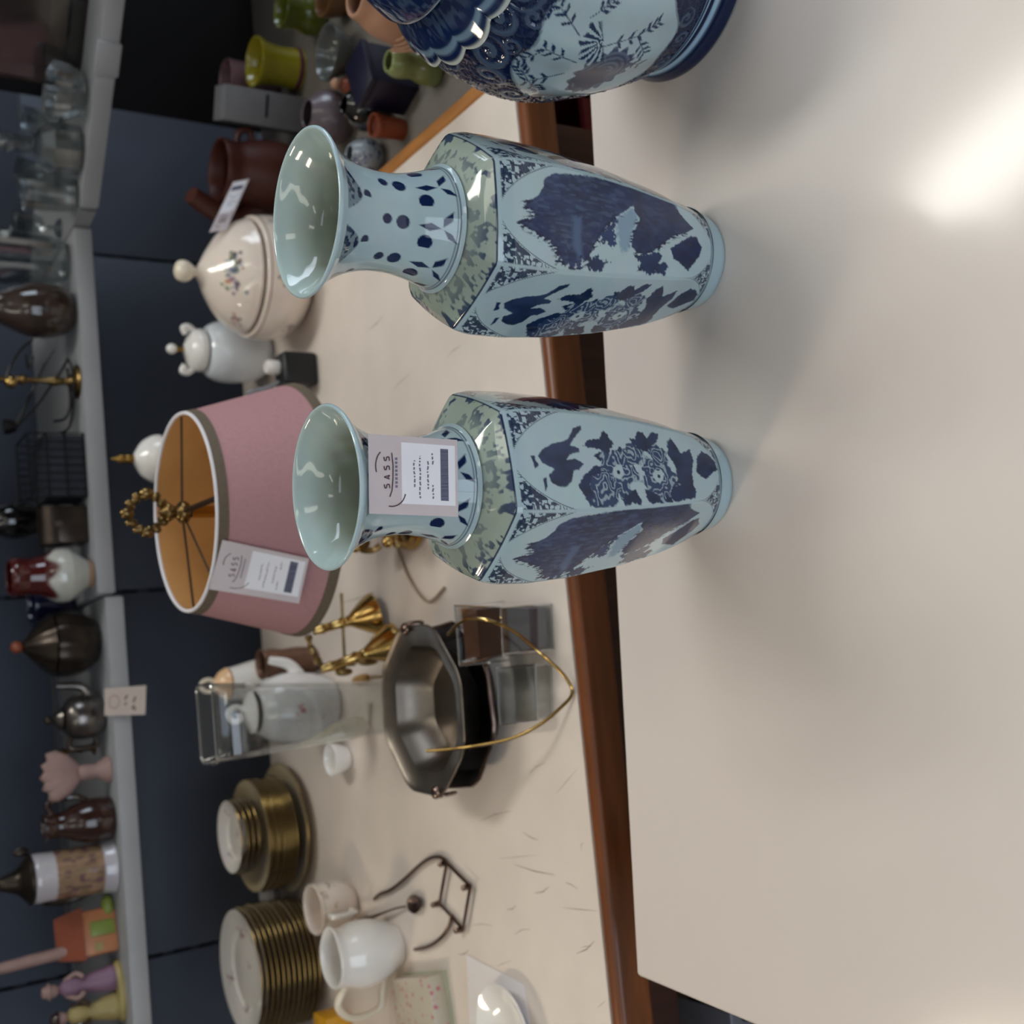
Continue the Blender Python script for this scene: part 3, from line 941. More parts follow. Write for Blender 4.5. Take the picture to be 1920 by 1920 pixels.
def jp(pl, col, soft=.7, wob=1.2):
    global Cj
    dd = pdist(Xm, Zm, pl) + wob * (vnoise(Xm / 1.7, Zm / 1.7) - .5) * 2
    Cj = mixc(Cj, col, sstep(-soft, soft, dd) * car)


def flower(cx_, cz_, r_, col, n_=11, fan=None):
    global Cj
    dx, dz = Xm - cx_, Zm - cz_
    rr, an = np.hypot(dx, dz), np.arctan2(dz, dx)
    m_ = sstep(r_ + .6, r_ - .6, rr * (1 + .10 * np.cos(an * n_)))
    if fan is not None:
        m_ *= sstep(-.2, .2, np.cos(an - fan) - .05)
        col2 = GLAZE[None, None] * sstep(.1, -.3, np.cos(an * 17))[..., None] + INDIGO * (1 - sstep(.1, -.3, np.cos(an * 17)))[..., None]
        Cj = Cj * (1 - m_[..., None]) + col2 * m_[..., None]
    else:
        Cj = mixc(Cj, col, m_ * car * (.90 + .10 * np.cos(rr * 1.3)))


flower(-14, 116, 25, INDIGO * 1.1, 13)
flower(-25, 123, 17, NAVY, 9)
flower(16, 138, 20, INDIGO, 9, fan=2.2)
for (ax, az, bx, bz) in ((-5, 150, -2, 180), (-2, 180, -22, 190), (10, 140, 22, 105), (22, 105, 34, 92), (22, 105, 8, 88), (-20, 150, -38, 172), (-38, 172, -44, 160), (15, 160, 30, 185), (30, 185, 22, 196), (2, 115, -6, 84), (30, 160, 44, 150), (-38, 172, -30, 184)):
    dx, dz = bx - ax, bz - az
    ln = math.hypot(dx, dz)
    nx, nz_ = -dz / ln, dx / ln
    jp([(ax + nx * .5, az + nz_ * .5), (bx + nx * .4, bz + nz_ * .4), (bx - nx * .4, bz - nz_ * .4), (ax - nx * .5, az - nz_ * .5)], INDIGO, .5, .2)
    for s in (.45, .75, 1.0):
        px_, pz_ = ax + dx * s, az + dz * s
        for h in (-1, 1):
            ux, uz = dx / ln * 7 + nx * h * 6.5, dz / ln * 7 + nz_ * h * 6.5
            jp([(px_, pz_), (px_ + ux * .5 + nx * 2.4, pz_ + uz * .5 + nz_ * 2.4), (px_ + ux, pz_ + uz), (px_ + ux * .5 - nx * 2.4, pz_ + uz * .5 - nz_ * 2.4)], INDIGO, .5, .5)
for z0, z1, c_ in ((18, 21.5, PALE * 1.5), (27.5, 30, PALE * 1.5), (0, 3, GLAZE * .6), (33, 34.5, PALE)):
    Cj = mixc(Cj, c_, sstep(z0 - .4, z0 + .4, Zm) * sstep(z1 + .4, z1 - .4, Zm))
R_ = R_ * lobe + SW * .0016 * (1 - car)
M['jar'] = painted('cobalt_glaze', rough=0.07, coat=0.0)
grid_object('body', R_, Z_, TH_, Cj, M['jar'], t)
# scalloped collar and domed lid
for nm, prf, hh in (('collar', [(.1075, .2245), (.1055, .2275), (.098, .2365), (.0875, .246), (.0805, .2515), (.078, .254)], 1), ('lid', [(.0865, .2570), (.0885, .2600), (.0865, .2680), (.074, .290), (.056, .306), (.034, .316), (.016, .322), (.013, .330), (.020, .339), (.018, .348), (.001, .352)], 0)):
    pr = smooth_prof(prf, 8)
    r = np.array([p[0] for p in pr])
    zz = np.array([p[1] for p in pr])
    th = np.arange(480) / 480 * 2 * math.pi
    TH_, Z_ = np.meshgrid(th, zz)
    R_ = np.repeat(r[:, None], 480, 1)
    k_ = np.linspace(1, 0, len(r))[:, None]
    sc_ = np.abs(np.sin(TH_ * 9)) ** .6
    if hh:
        R_ = R_ + .008 * (sc_ - .5) * k_ ** 2
        Z_ = Z_ - .007 * (sc_ - .5) * k_ ** 2
        e = k_ * np.ones_like(TH_)
        Cc = np.empty(R_.shape + (3,))
        Cc[:] = NAVY
        Cc = mixc(Cc, np.array([.50, .54, .50]), sstep(.80, .90, e))
        Cc = mixc(Cc, PALE, sstep(.62, .66, e) * sstep(.74, .70, e) * .6)
        Cc = mixc(Cc, PALE, sstep(.55, .65, vnoise(TH_ * 30, e * 9)) * sstep(.6, .5, e) * .12)
    else:
        Cc = np.empty(R_.shape + (3,))
        Cc[:] = NAVY * 1.1
        Cc = mixc(Cc, PALE, sstep(.5, .62, vnoise(TH_ * 26, Z_ * 350)) * .15)
        Cc = mixc(Cc, GLAZE, sstep(.2605, .259, Z_) * .9)
    o = grid_object(nm, R_, Z_, TH_, Cc, M['jar'], t)
    if hh:
        md = o.modifiers.new('thickness', 'SOLIDIFY')
        md.thickness = 0.004
        md.offset = 1


# ------------------------------------------------------------------ things on the cream table
def measure(base, plane, prof):
    """base pixel on a plane and (pixel along the axis, half width in pixels) pairs -> location and (radius, height) profile"""
    c = P(*base, plane)
    out = []
    for xp, half in prof:
        z = zof(c, xp)
        out.append((half * mpp((c.x, c.y, z)), z - plane))
    z0 = out[0][1]
    return c, [(r, z - z0) for r, z in out]


def wall_prof(prof, th, floor_r=True):
    """give an open vessel a wall: outer profile bottom to top, then back down inside"""
    o = [(0, 0)] + list(prof)
    inner = [(max(r - th, 0.001), z) for r, z in reversed(prof)]
    inner = [(inner[0][0] + th * .5, inner[0][1] + th * .5)] + inner
    inner = [p for p in inner if p[1] > th * 1.2] + [(max(prof[0][0] - th, .002), th * 1.3), (0, th * 1.3)]
    return o + inner


def painted_lathe(name, prof, parent, fun, mat_, n=160, sub=6, step=0.0012, M_=None):
    pr = smooth_prof(prof, sub)
    r = np.array([p[0] for p in pr]) + 1e-5
    zz = np.array([p[1] for p in pr])
    L_ = np.concatenate([[0], np.cumsum(np.hypot(np.diff(r), np.diff(zz)))])
    q = np.linspace(0, L_[-1], max(int(L_[-1] / step), 20))
    r, zz = np.interp(q, L_, r), np.interp(q, L_, zz)
    th = np.arange(n) / n * 2 * math.pi
    TH_, Z_ = np.meshgrid(th, zz)
    R_ = np.repeat(r[:, None], n, 1)
    return grid_object(name, R_, Z_, TH_, fun(TH_, Z_ * 1000, R_ * 1000), mat_, parent)


M['porc_paint'] = painted('painted_porcelain', rough=0.12, coat=0.5)
CREAM = np.array(lin((222, 208, 196))) * 1.2
WHITE = np.array(lin((214, 211, 210))) * 1.2


def face_cam(c):
    return math.atan2(-c[1], -c[0])


# tureen --------------------------------------------------------------------
c, pr = measure((560, 528), FT, [(560, 62), (553, 84), (530, 106), (500, 116), (470, 114), (462, 112), (458, 106), (452, 106), (435, 98), (412, 80), (390, 48), (376, 22), (370, 12)])
H = [z for r, z in pr]
fc = face_cam(c)
t = thing('soup_tureen', 'cream porcelain lidded tureen with flower sprays behind the untagged vase', 'tureen', c, fc)


def SP(C_, TH_, Zm, Rm, spots, line=None, line_col=(.16, .03, .03)):
    a = (np.degrees(TH_) + 180) % 360 - 180
    for a0, z0, size, cols in spots:
        rs = np.random.RandomState(int(a0 * 7 + z0 + 400) % 9999)
        for k in range(16):
            cx_, cz_ = rs.normal(0, size * .5), rs.normal(0, size * .45)
            rr = size * (.14 + .18 * rs.rand())
            d_ = np.hypot(np.radians((a - a0 + 180) % 360 - 180) * Rm - cx_, Zm - z0 - cz_)
            C_ = mixc(C_, cols[k % len(cols)], sstep(rr, rr * .5, d_) * .8)
    if line is not None:
        C_ = mixc(C_, line_col, sstep(1.0, .4, np.abs(Zm - line)))
    return C_


def plain(col):
    def f(TH_, Zm, Rm):
        C_ = np.empty(TH_.shape + (3,))
        C_[:] = col
        return C_
    return f


BLU, ORG, PUR, GRN, DRK = (.10, .14, .22), (.50, .16, .06), (.22, .09, .20), (.10, .13, .05), (.06, .05, .05)
hz = H[5] * 1000
painted_lathe('bowl', [(0, 0)] + pr[:6] + [(pr[5][0] - .006, pr[5][1])], t, lambda T, Z, R: SP(plain(CREAM)(T, Z, R), T, Z, R, [(-52, hz * .40, 11, (PUR, ORG, DRK, BLU)), (30, hz * .52, 9, (PUR, ORG, DRK, GRN)), (2, hz * .72, 10, (DRK, ORG, PUR)), (64, hz * .8, 7, (DRK, BLU, PUR)), (-120, hz * .5, 9, (PUR, ORG, DRK)), (130, hz * .5, 9, (PUR, ORG, DRK)), (180, hz * .5, 10, (PUR, ORG, BLU))], line=hz * .93), M['porc_paint'])
lz = H[6] * 1000
top = H[12] * 1000
ld = painted_lathe('lid', [(pr[6][0] - .004, pr[6][1] - .0015), pr[6], (pr[6][0] + .001, pr[6][1] + .003)] + pr[7:] + [(0.001, pr[12][1] + .001)], t, lambda T, Z, R: SP(plain(CREAM)(T, Z, R), T, Z, R, [(8, lz + (top - lz) * .55, 18, (BLU, ORG, BLU, GRN, PUR, BLU)), (24, lz + (top - lz) * .52, 12, (GRN, DRK, BLU)), (-16, lz + (top - lz) * .5, 12, (PUR, BLU, GRN)), (-58, lz + (top - lz) * .35, 11, (DRK, PUR, ORG)), (100, lz + (top - lz) * .4, 9, (PUR, ORG, DRK)), (180, lz + (top - lz) * .4, 9, (PUR, BLU, DRK))], line=lz + 2.5), M['porc_paint'])
k0 = pr[12][1]
mp = mpp(c)
obj('knob', MB().lathe(smooth_prof([(.0085, k0 - .003), (.007, k0 + .004), (.0135, k0 + .012), (.0165, k0 + .021), (.0135, k0 + .030), (.006, k0 + .034), (0, k0 + .0345)], 4), 28), M['cream_porc'], ld)
tureen_c, tureen_pr = c, pr

# white pot -------------------------------------------------------------------
c, pr = measure((500, 664), FT, [(500, 34), (494, 40), (480, 50), (450, 57), (415, 58), (392, 50), (384, 42), (380, 40), (368, 40), (356, 32), (348, 16), (344, 7)])
t = thing('sugar_bowl', 'small white lidded porcelain pot with gold knob beside the tureen', 'pot', c, face_cam(c))
obj('bowl', MB().lathe([(0, 0)] + smooth_prof(pr[:7], 4) + [(pr[6][0] - .005, pr[6][1])], 48), M['blue_white_porc'], t)
ld = obj('lid', MB().lathe([(pr[7][0] - .004, pr[7][1] - .001)] + smooth_prof(pr[7:], 4) + [(0, pr[11][1])], 48), M['white_porc'], t)
k0 = pr[11][1]
obj('knob_stem', MB().lathe([(.005, k0 - .002), (.004, k0 + .006), (.006, k0 + .012), (0, k0 + .013)], 20), M['gold'], ld)
obj('knob', MB().ball((0, 0, k0 + .019), .0085, 18), M['white_porc'], ld)
for s in (-1, 1):
    obj('handle', MB().tube(smooth_path([(0, s * .028, k0 - .018), (0, s * .036, k0 - .008), (0, s * .034, k0 + .001), (0, s * .025, k0 - .003)], 5), [.0055] * 16, 10), M['white_porc'], ld)

# black adaptor ---------------------------------------------------------------
c = P(597, 690, FT)
w = mpp(c)
t = thing('power_adapter', 'black plastic adaptor block with white plug between pot and lampshade', 'adapter', c, rad(6))
obj('block', MB().box((0, 0.022, .027), (62 * w, .044, .054)), M['black'], t, bevel=.006, seg=3)
obj('plug', MB().lathe([(0, 0), (.011, 0), (.011, .016), (.009, .019), (0, .019)], 20, c=(.004, .026, .054)), M['white_porc'], t)
obj('cable', MB().tube(smooth_path([(-.018, .026, .054), (-.026, .03, .068), (-.030, .04, .085), (-.032, .05, .095), (-.034, .062, .075), (-.035, .07, .01), (-.037, .09, .004)], 5), .0032, 8), mat('grey_cable', (120, 122, 128), 1.2, rough=.5), t)

# white jar with gold finial behind the lampshade --------------------------------
c, pr = measure((545, 862), FT, [(545, 46), (535, 56), (490, 84), (430, 96), (370, 92), (330, 70), (310, 48), (302, 44), (298, 46), (285, 44), (268, 34), (256, 18), (250, 7)])
t = thing('lidded_jar', 'white porcelain jar with domed lid and gold finial behind the lampshade', 'jar', c, face_cam(c))
obj('body', MB().lathe([(0, 0)] + smooth_prof(pr[:8], 4) + [(pr[7][0] - .006, pr[7][1])], 56), M['white_porc'], t)
obj('gold_band', MB().lathe([(pr[7][0] + .0004, pr[7][1] - .003), (pr[7][0] + .0014, pr[7][1] - .001), (pr[7][0] + .0004, pr[7][1] + .001)], 56), M['gold'], t)
ld = obj('lid', MB().lathe([(pr[8][0] - .004, pr[8][1])] + smooth_prof(pr[8:], 4) + [(0, pr[12][1] + .001)], 48), M['white_porc'], t)
k0 = pr[12][1]
obj('finial', MB().lathe(smooth_prof([(.006, k0 - .002), (.0075, k0 + .006), (.006, k0 + .013), (.0072, k0 + .019), (.003, k0 + .026), (0, k0 + .034)], 3), 20), M['gold'], ld)

# table lamp ----------------------------------------------------------------------
c = P(770, 952, FT)
LC = c
zt, zb = zof(c, 347), zof(c, 545)
Rt, Rb = 187 * mpp((c.x, c.y, zt)), 236 * mpp((c.x, c.y, zb))
t = thing('table_lamp', 'brass table lamp with a pink fabric shade behind the tagged vase', 'lamp', c, face_cam(c))
zt -= FT
zb -= FT
M['pink'] = mat('pink_fabric', (172, 128, 131), 1.12, rough=.75, var=.06, scale=220, bump=.05)
M['lining'] = mat('apricot_lining', (200, 150, 90), 1.15, rough=.8, var=.05)
M['trim'] = mat('taupe_ribbon', (92, 80, 66), 1.3, rough=.8, var=.12, scale=300)
M['trim_top'] = mat('ivory_welt', (206, 202, 206), 1.2, rough=.7, var=.05)


def cone_r(z):
    return Rb + (Rt - Rb) * (z - zb) / (zt - zb)


sh = obj('shade', MB().lathe([(cone_r(z), z) for z in np.linspace(zb, zt, 8)], 120), M['pink'], t)
obj('lining', MB().lathe([(cone_r(z) - .002, z) for z in np.linspace(zb + .001, zt - .001, 8)][::-1], 120), M['lining'], sh)
h = 15 * mpp(c)
obj('ribbon', MB().lathe([(cone_r(zt) - .0025, zt + .001), (cone_r(zt) + .0008, zt + .001), (cone_r(zt - h) + .0008, zt - h), (cone_r(zt - h) - .0001, zt - h)], 120), M['trim'], sh)
obj('ribbon', MB().lathe([(cone_r(zb + h) - .0001, zb + h), (cone_r(zb + h) + .0008, zb + h), (cone_r(zb) + .0008, zb - .001), (cone_r(zb) - .0025, zb - .001)], 120), M['trim'], sh)
obj('welt', MB().tube([((Rt - .001) * math.cos(a), (Rt - .001) * math.sin(a), zt + .001) for a in np.linspace(0, 2 * math.pi, 97)[:-1]], .0022, 6, closed=True), M['trim_top'], sh)
zs = zt + .003
M['dark_wire'] = mat('dark_wire', (58, 40, 26), 1.2, rough=.4, metal=.6)
for k, a in enumerate((8, 98, 188, 278, 318)):
    obj('spider_wire', MB().tube([(.008 * math.cos(rad(a)), .008 * math.sin(rad(a)), zs), ((Rt - .003) * math.cos(rad(a)), (Rt - .003) * math.sin(rad(a)), zt - .003)], .0036 if k == 0 else .0014, 6), M['dark_wire'], sh)
fin = obj('finial', MB().lathe(smooth_prof([(.012, zs - .006), (.013, zs + .002), (.007, zs + .008), (.010, zs + .014), (.012, zs + .019), (.006, zs + .024), (0, zs + .026)], 4), 24), M['old_brass'], t)
rr = 28 * mpp(c)
zc = zs + .022 + rr
obj('wreath', MB().tube([(0, rr * math.cos(a), zc + rr * math.sin(a)) for a in np.linspace(0, 2 * math.pi, 49)[:-1]], [.0042 + .0016 * math.sin(k * 1.6) for k in range(48)], 8, closed=True), M['old_brass'], fin)
for k, a in enumerate(np.linspace(0, 2 * math.pi, 13)[:-1]):
    obj('leaf', MB().ball((0, (rr + .003) * math.cos(a), zc + (rr + .003) * math.sin(a)), .0045 if k % 3 else .0068, 10, (1, 1, 1.2)), M['old_brass'], fin)
pk = [(.0, 0), (.052, 0), (.056, .004), (.054, .010), (.040, .016), (.024, .024), (.016, .034), (.022, .044), (.026, .052), (.018, .062), (.012, .074), (.016, .086), (.012, .098), (.009, .13), (.0085, zb + .02), (.007, zs - .01), (0, zs - .01)]
obj('stem', MB().lathe(pk, 36), M['brass'], t)
for k in range(4):
    a = rad(-40 - 90 * k)
    d = Vector((math.cos(a), math.sin(a), 0))
    pth = [d * .016 + Vector((0, 0, .080)), d * .032 + Vector((0, 0, .094)), d * .046 + Vector((0, 0, .084)), d * .048 + Vector((0, 0, .064)), d * .058 + Vector((0, 0, .046)), d * .070 + Vector((0, 0, .050)), d * .072 + Vector((0, 0, .034)), d * .064 + Vector((0, 0, .024))]
    sb = obj('scroll_foot', MB().tube(smooth_path(pth, 5), .0046, 8), M['old_brass'], t)
    obj('bead', MB().ball(d * .040 + Vector((0, 0, .066)), .0105, 14), M['brass'], sb)
    obj('bead', MB().ball(d * .066 + Vector((0, 0, .060)), .0075, 12), M['brass'], sb)
obj('cord', MB().tube(smooth_path([(-.05, -.02, .003), (-.01, -.085, .003), (.045, -.12, .003), (.09, -.10, .003)], 6), .002, 6), mat('clear_cord', (150, 130, 110), 1.2, rough=.4), t)


# price tags ----------------------------------------------------------------------
def price_tag(label, pt, group='printed price tags'):
    """pt(u, v, d): u 0..1 from left to right, v 0..1 from top to bottom, d millimetres in front of the card"""
    g = thing('price_tag', label, 'price tag', pt(.5, 0, 0), 0.0, group)
    base = g.location.copy()

    def sheet(name, u0, u1, v0, v1, d0, d1, m_, parent, n=6):
        mb = MB()
        us, vs = np.linspace(u0, u1, n), np.linspace(v0, v1, n)
        v = [pt(a, b, d) - base for d in (d0, d1) for b in vs for a in us]
        f = []
        N = n * n
        for i in range(n - 1):
            for j in range(n - 1):
                a = i * n + j
                f.append((a, a + 1, a + n + 1, a + n))
                f.append((N + a, N + a + n, N + a + n + 1, N + a + 1))
        for i in range(n - 1):
            f += [(i, N + i, N + i + 1, i + 1), ((n - 1) * n + i, (n - 1) * n + i + 1, N + (n - 1) * n + i + 1, N + (n - 1) * n + i)]
            f += [(i * n, (i + 1) * n, N + (i + 1) * n, N + i * n), (i * n + n - 1, N + i * n + n - 1, N + (i + 1) * n + n - 1, (i + 1) * n + n - 1)]
        return obj(name, mb.add(v, f), m_, parent, smooth=0)

    def strokes(name, segs, w, m_, parent):
        mb = MB()
        for pts in segs:
            for (a, b), (c_, d_) in zip(pts, pts[1:]):
                p, q_ = pt(a, b, .55) - base, pt(c_, d_, .55) - base
                n_ = (pt(a, b, 2) - pt(a, b, 0)).normalized()
                s = (q_ - p).cross(n_).normalized() * w
                mb.add([p - s, p + s, q_ + s, q_ - s], [(0, 1, 2, 3)])
        return obj(name, mb, m_, parent, smooth=0)
    card = sheet('card', 0, 1, 0, 1, 0, .25, M['card'], g)
    lab = sheet('sticker', .14, .98 - .06, .36, .97, .25, .40, M['label'], g)
    sheet('barcode', .20, .87, .80, .89, .40, .50, M['barcode'], lab, 4)
    R_ = random.Random(5)
    rows = []
    for v, u0, u1 in ((.50, .36, .70), (.565, .22, .76), (.655, .34, .70), (.71, .22, .40), (.71, .66, .82)):
        u = u0
        while u < u1:
            l = R_.uniform(.02, .05)
            rows.append([(u, v + R_.uniform(-.006, .006)), (min(u + l, u1), v + R_.uniform(-.006, .006))])
            u += l + .018
    strokes('printed_lines', rows, .00055, M['ink'], lab)
    arc1 = [(.60 + .22 * math.cos(a), .205 - .13 * math.sin(a)) for a in np.linspace(rad(35), rad(110), 9)]
    arc2 = [(.30 + .0 + .20 * math.cos(a), .24 - .16 * math.sin(a)) for a in np.linspace(rad(170), rad(260), 8)]
    sw = [(.22, .225), (.30, .250), (.45, .262), (.62, .265), (.78, .252)]
    lets = []
    for k in range(4):
        x = .33 + k * .115
        lets.append([(x + .045, .165), (x, .172), (x, .190), (x + .045, .195), (x + .048, .222), (x, .226)] if k != 1 else [(x, .228), (x + .022, .165), (x + .048, .228), (x + .010, .205)])
    strokes('logo', [arc1, arc2, sw] + lets, .00042, M['ink_dark'], card)
    strokes('logo_name', [[(.34 + .05 * k, .300), (.34 + .05 * k + .032, .301)] for k in range(8)], .0009, M['ink'], card)
    return g


# tag hanging against the neck of the vase: corners measured in the photograph, hung in one upright plane
TA, TB, TD, TE = PY(692, 963, .7175), PY(690, 813, .7175), PY(859, 969, .7150), PY(857, 825, .7150)


def tag_vase(u, v, d):
    p = (TA * (1 - u) + TB * u) * (1 - v) + (TD * (1 - u) + TE * u) * v
    return p + Vector((0, -1, .1)).normalized() * d * .001


price_tag('paper price tag hanging on the neck of the vase with the bird', tag_vase)

# tag hanging on the lampshade, following the curve of the cloth
def on_shade(x, y, off):
    d = ray(x, y).normalized()
    lo = None
    for k in range(4000):
        s_ = .8 + k * .0005
        p = CAM + d * s_
        z = p.z - FT
        if z < zt + .06 and math.hypot(p.x - LC.x, p.y - LC.y) < cone_r(z) + off:
            return p
    return PY(x, y, LC.y)


LT = [on_shade(392, 1101, .004), on_shade(417, 1009, .004), on_shade(560, 1128, .006), on_shade(579, 1044, .006)]
nrm_l = ((LT[1] - LT[0]).cross(LT[2] - LT[0])).normalized()
if nrm_l.y > 0:
    nrm_l = -nrm_l


def tag_lamp(u, v, d):
    p = (LT[0] * (1 - u) + LT[1] * u) * (1 - v) + (LT[2] * (1 - u) + LT[3] * u) * v
    return p + nrm_l * (.004 + d * .001)


price_tag('paper price tag hanging on the pink lampshade', tag_lamp)

# narrow view of a tag leaning against the tureen lid
ty = tureen_c.y
TT = [PY(392, 436, ty - .035), PY(437, 341, ty - .005), PY(425, 430, ty - .035), PY(468, 335, ty - .005)]
nt_ = ((TT[1] - TT[0]).cross(TT[2] - TT[0])).normalized()
if nt_.y > 0:
    nt_ = -nt_


def tag_tureen(u, v, d):
    p = (TT[0] * (1 - v) + TT[1] * v) * u + (TT[2] * (1 - v) + TT[3] * v) * (1 - u)
    return p + nt_ * d * .001


price_tag('paper price tag leaning on the lid of the flowered tureen', tag_tureen)


# brass double candle holder -----------------------------------------------------------
def line_profile(name, a, b, prof, mat_, parent, n=28):
    a, b = Vector(a), Vector(b)
    ax = (b - a)
    q = ax.to_track_quat('Z', 'Y').to_matrix()
    return obj(name, MB().lathe([(r, s * ax.length) for r, s in prof], n, a, q), mat_, parent)


c = P(712, 1160, FT)
t = thing('candle_holder', 'brass double candle holder standing beside the lampshade', 'candle holder', c)
bell = [(0, 0), (.0285, 0), (.0295, .02), (.0275, .08), (.0215, .20), (.013, .34), (.008, .42), (.0062, .50), (.0085, .55), (.0062, .60), (.0058, .80), (.0072, .86), (.0058, .92), (.0055, 1.0), (0, 1.0)]
a1, a2 = P(704, 1150, FT + .0075), P(744, 1204, FT + .0085)
b1, b2 = PY(588, 1184, a1.y + .012), PY(602, 1256, a2.y + .012)
line_profile('candlestick', a1 - c, b1 - c, bell, M['brass'], t)
line_profile('candlestick', a2 - c, b2 - c, [(r * .95, s) for r, s in bell], M['brass'], t)
yq = a1.y + .008
o_ = lambda x, y, dy=0.0: PY(x, y, yq + dy) - c
obj('cross_rod', MB().tube([o_(640, 1112), o_(646, 1232)], .0022, 8), M['old_brass'], t)
tw = smooth_path([o_(704, 1222, -.05), o_(684, 1232, -.04), o_(655, 1244, -.03), o_(625, 1254, -.02), o_(600, 1244, -.01), o_(584, 1218), o_(578, 1192)], 6)
obj('twisted_stem', MB().tube(tw, [.0042 + .0014 * math.sin(k * 1.3) for k in range(len(tw))], 8), M['old_brass'], t)
obj('leaf', MB().ball(o_(690, 1240, -.045), .010, 12, (.6, .8, 1.5)), M['old_brass'], t)
obj('leaf', MB().ball(o_(645, 1260, -.03), .009, 12, (.6, .8, 1.4)), M['old_brass'], t)

# copper cup
c, pr = measure((592, 1236), FT, [(592, 18), (582, 24), (555, 27), (530, 25), (510, 28), (498, 26), (490, 29)])
t = tag(obj('copper_cup', MB().lathe(smooth_prof(wall_prof(pr, .003), 2), 36), mat('brown_copper', (112, 82, 66), 1.2, rough=.4, metal=.5, var=.3), loc=c), 'dark brown ribbed cup between lampshade and clear vase', 'cup')

# white lidded pot with curled handle -------------------------------------------------
c, pr = measure((548, 1270), FT, [(548, 28), (540, 36), (520, 42), (480, 40), (450, 34), (430, 30), (425, 31), (412, 24), (402, 10)])
t = thing('cream_pot', 'white lidded pot with orange tint behind the clear acrylic vase', 'pot', c, face_cam(c))
obj('body', MB().lathe([(0, 0)] + smooth_prof(pr[:6], 4) + [(pr[5][0] - .004, pr[5][1])], 40), M['white_porc'], t)
ld = obj('lid', MB().lathe([(pr[5][0] - .004, pr[5][1])] + smooth_prof(pr[6:], 4) + [(0, pr[8][1] + .001)], 40), mat('peach_porcelain', (220, 180, 140), 1.2, rough=.15, var=.1, coat=.5), t)
k0 = pr[8][1]
obj('knob', MB().tube([(0, .009 * math.cos(a), k0 + .010 + .011 * math.sin(a)) for a in np.linspace(0, 2 * math.pi, 25)[:-1]], .0038, 8, closed=True), M['cream_porc'], ld)

# flowered teapot seen through the acrylic
c, pr = measure((622, 1318), FT, [(622, 40), (612, 50), (580, 62), (540, 66), (505, 58), (485, 44), (480, 42), (470, 40), (462, 24), (458, 10)])
t = thing('flowered_teapot', 'white teapot with red and blue flower behind the acrylic vase', 'teapot', c, face_cam(c))
painted_lathe('body', [(0, 0)] + pr[:7] + [(pr[6][0] - .004, pr[6][1])], t, lambda T, Z, R: SP(plain(WHITE)(T, Z, R), T, Z, R, [(-4, pr[3][1] * 1000, 8, ((.5, .05, .05), (.5, .05, .05), BLU)), (-22, pr[2][1] * 1000, 5, (ORG, DRK)), (120, 40, 8, (ORG, BLU))]), M['porc_paint'], n=120)
ld = obj('lid', MB().lathe([(pr[7][0] - .004, pr[7][1] - .001)] + smooth_prof(pr[7:], 4) + [(0, pr[9][1] + .001)], 40), M['white_porc'], t)
k0 = pr[9][1]
obj('knob', MB().tube(smooth_path([(0, .004, k0 - .002), (0, .010, k0 + .012), (0, .002, k0 + .024), (0, -.010, k0 + .018), (0, -.008, k0 + .006), (0, .000, k0 + .008)], 5), .0042, 8), M['white_porc'], ld)
obj('spout', MB().tube(smooth_path([(0, pr[3][0] - .006, pr[3][1] - .02), (0, pr[3][0] + .012, pr[3][1] - .006), (0, pr[3][0] + .020, pr[3][1] + .022)], 5), [.011, .0105, .010, .0095, .009, .0085, .008, .0075, .007, .0065, .006], 10), M['white_porc'], t)

# clear acrylic vase with a porcelain spoon ---------------------------------------------
c = P(733, 1325, FT)
ztop = zof(c, 388) - FT
wb, wt = 48 * mpp(c), 74 * mpp((c.x, c.y, ztop + FT))
t = thing('acrylic_vase', 'tall clear acrylic square vase flaring towards its open top', 'vase', c, rad(10))


def sq(w_, d_, z, r=.22):
    pts = []
    for k, (sx, sy) in enumerate(((1, 1), (-1, 1), (-1, -1), (1, -1))):
        for j in range(4):
            a = rad(90 * k + 30 * j)
            pts.append((sx * w_ * (1 - r) + w_ * r * math.cos(a), sy * d_ * (1 - r) + d_ * r * math.sin(a), z))
    return pts


def shell(rings):
    mb = MB()
    n = len(rings[0])
    v = [p for r_ in rings for p in r_]
    f = [(i * n + k, i * n + (k + 1) % n, (i + 1) * n + (k + 1) % n, (i + 1) * n + k) for i in range(len(rings) - 1) for k in range(n)]
    return mb.add(v, f)


d_ = .62
lean = .006
rg = [[(x + lean * z / ztop, y, z_) for x, y, z_ in sq(wb + (wt - wb) * (z / ztop) ** 1.2, (wb + (wt - wb) * (z / ztop) ** 1.2) * d_, z)] for z in np.linspace(0, ztop, 7)]
mb = shell(rg)
mb.f.append(tuple(range(16))[::-1])
o = obj('walls', mb, M['acrylic'], t)
md = o.modifiers.new('wall', 'SOLIDIFY')
md.thickness = .003
obj('rim', MB().tube(rg[-1], .0016, 6, closed=True), clear('acrylic_edge', tint=(.75, .76, .76), extra=.25), t)
bl = P(690, 1352, FT + .004)
tip = PY(556, 1402, bl.y + .012)
t = thing('porcelain_spoon', 'cream porcelain spoon standing behind the clear vase', 'spoon', P(690, 1352, FT))
q = (tip - bl).to_track_quat('Z', 'Y').to_matrix()
ln = (tip - bl).length
obj('bowl', MB().lathe([(r, s * ln) for r, s in ((0, 0), (.012, .03), (.019, .10), (.0225, .24), (.020, .42), (.014, .62), (.0075, .82), (.004, .94), (0, 1))], 24, bl - t.location, q @ Matrix.Diagonal((1, .32, 1))), M['cream_porc'], t)
obj('handle', MB().tube([Vector(p) + bl - t.location for p in ((.0, 0, .004), (.012, -.002, .001), (.026, -.004, .0))], .0036, 8), M['cream_porc'], t)
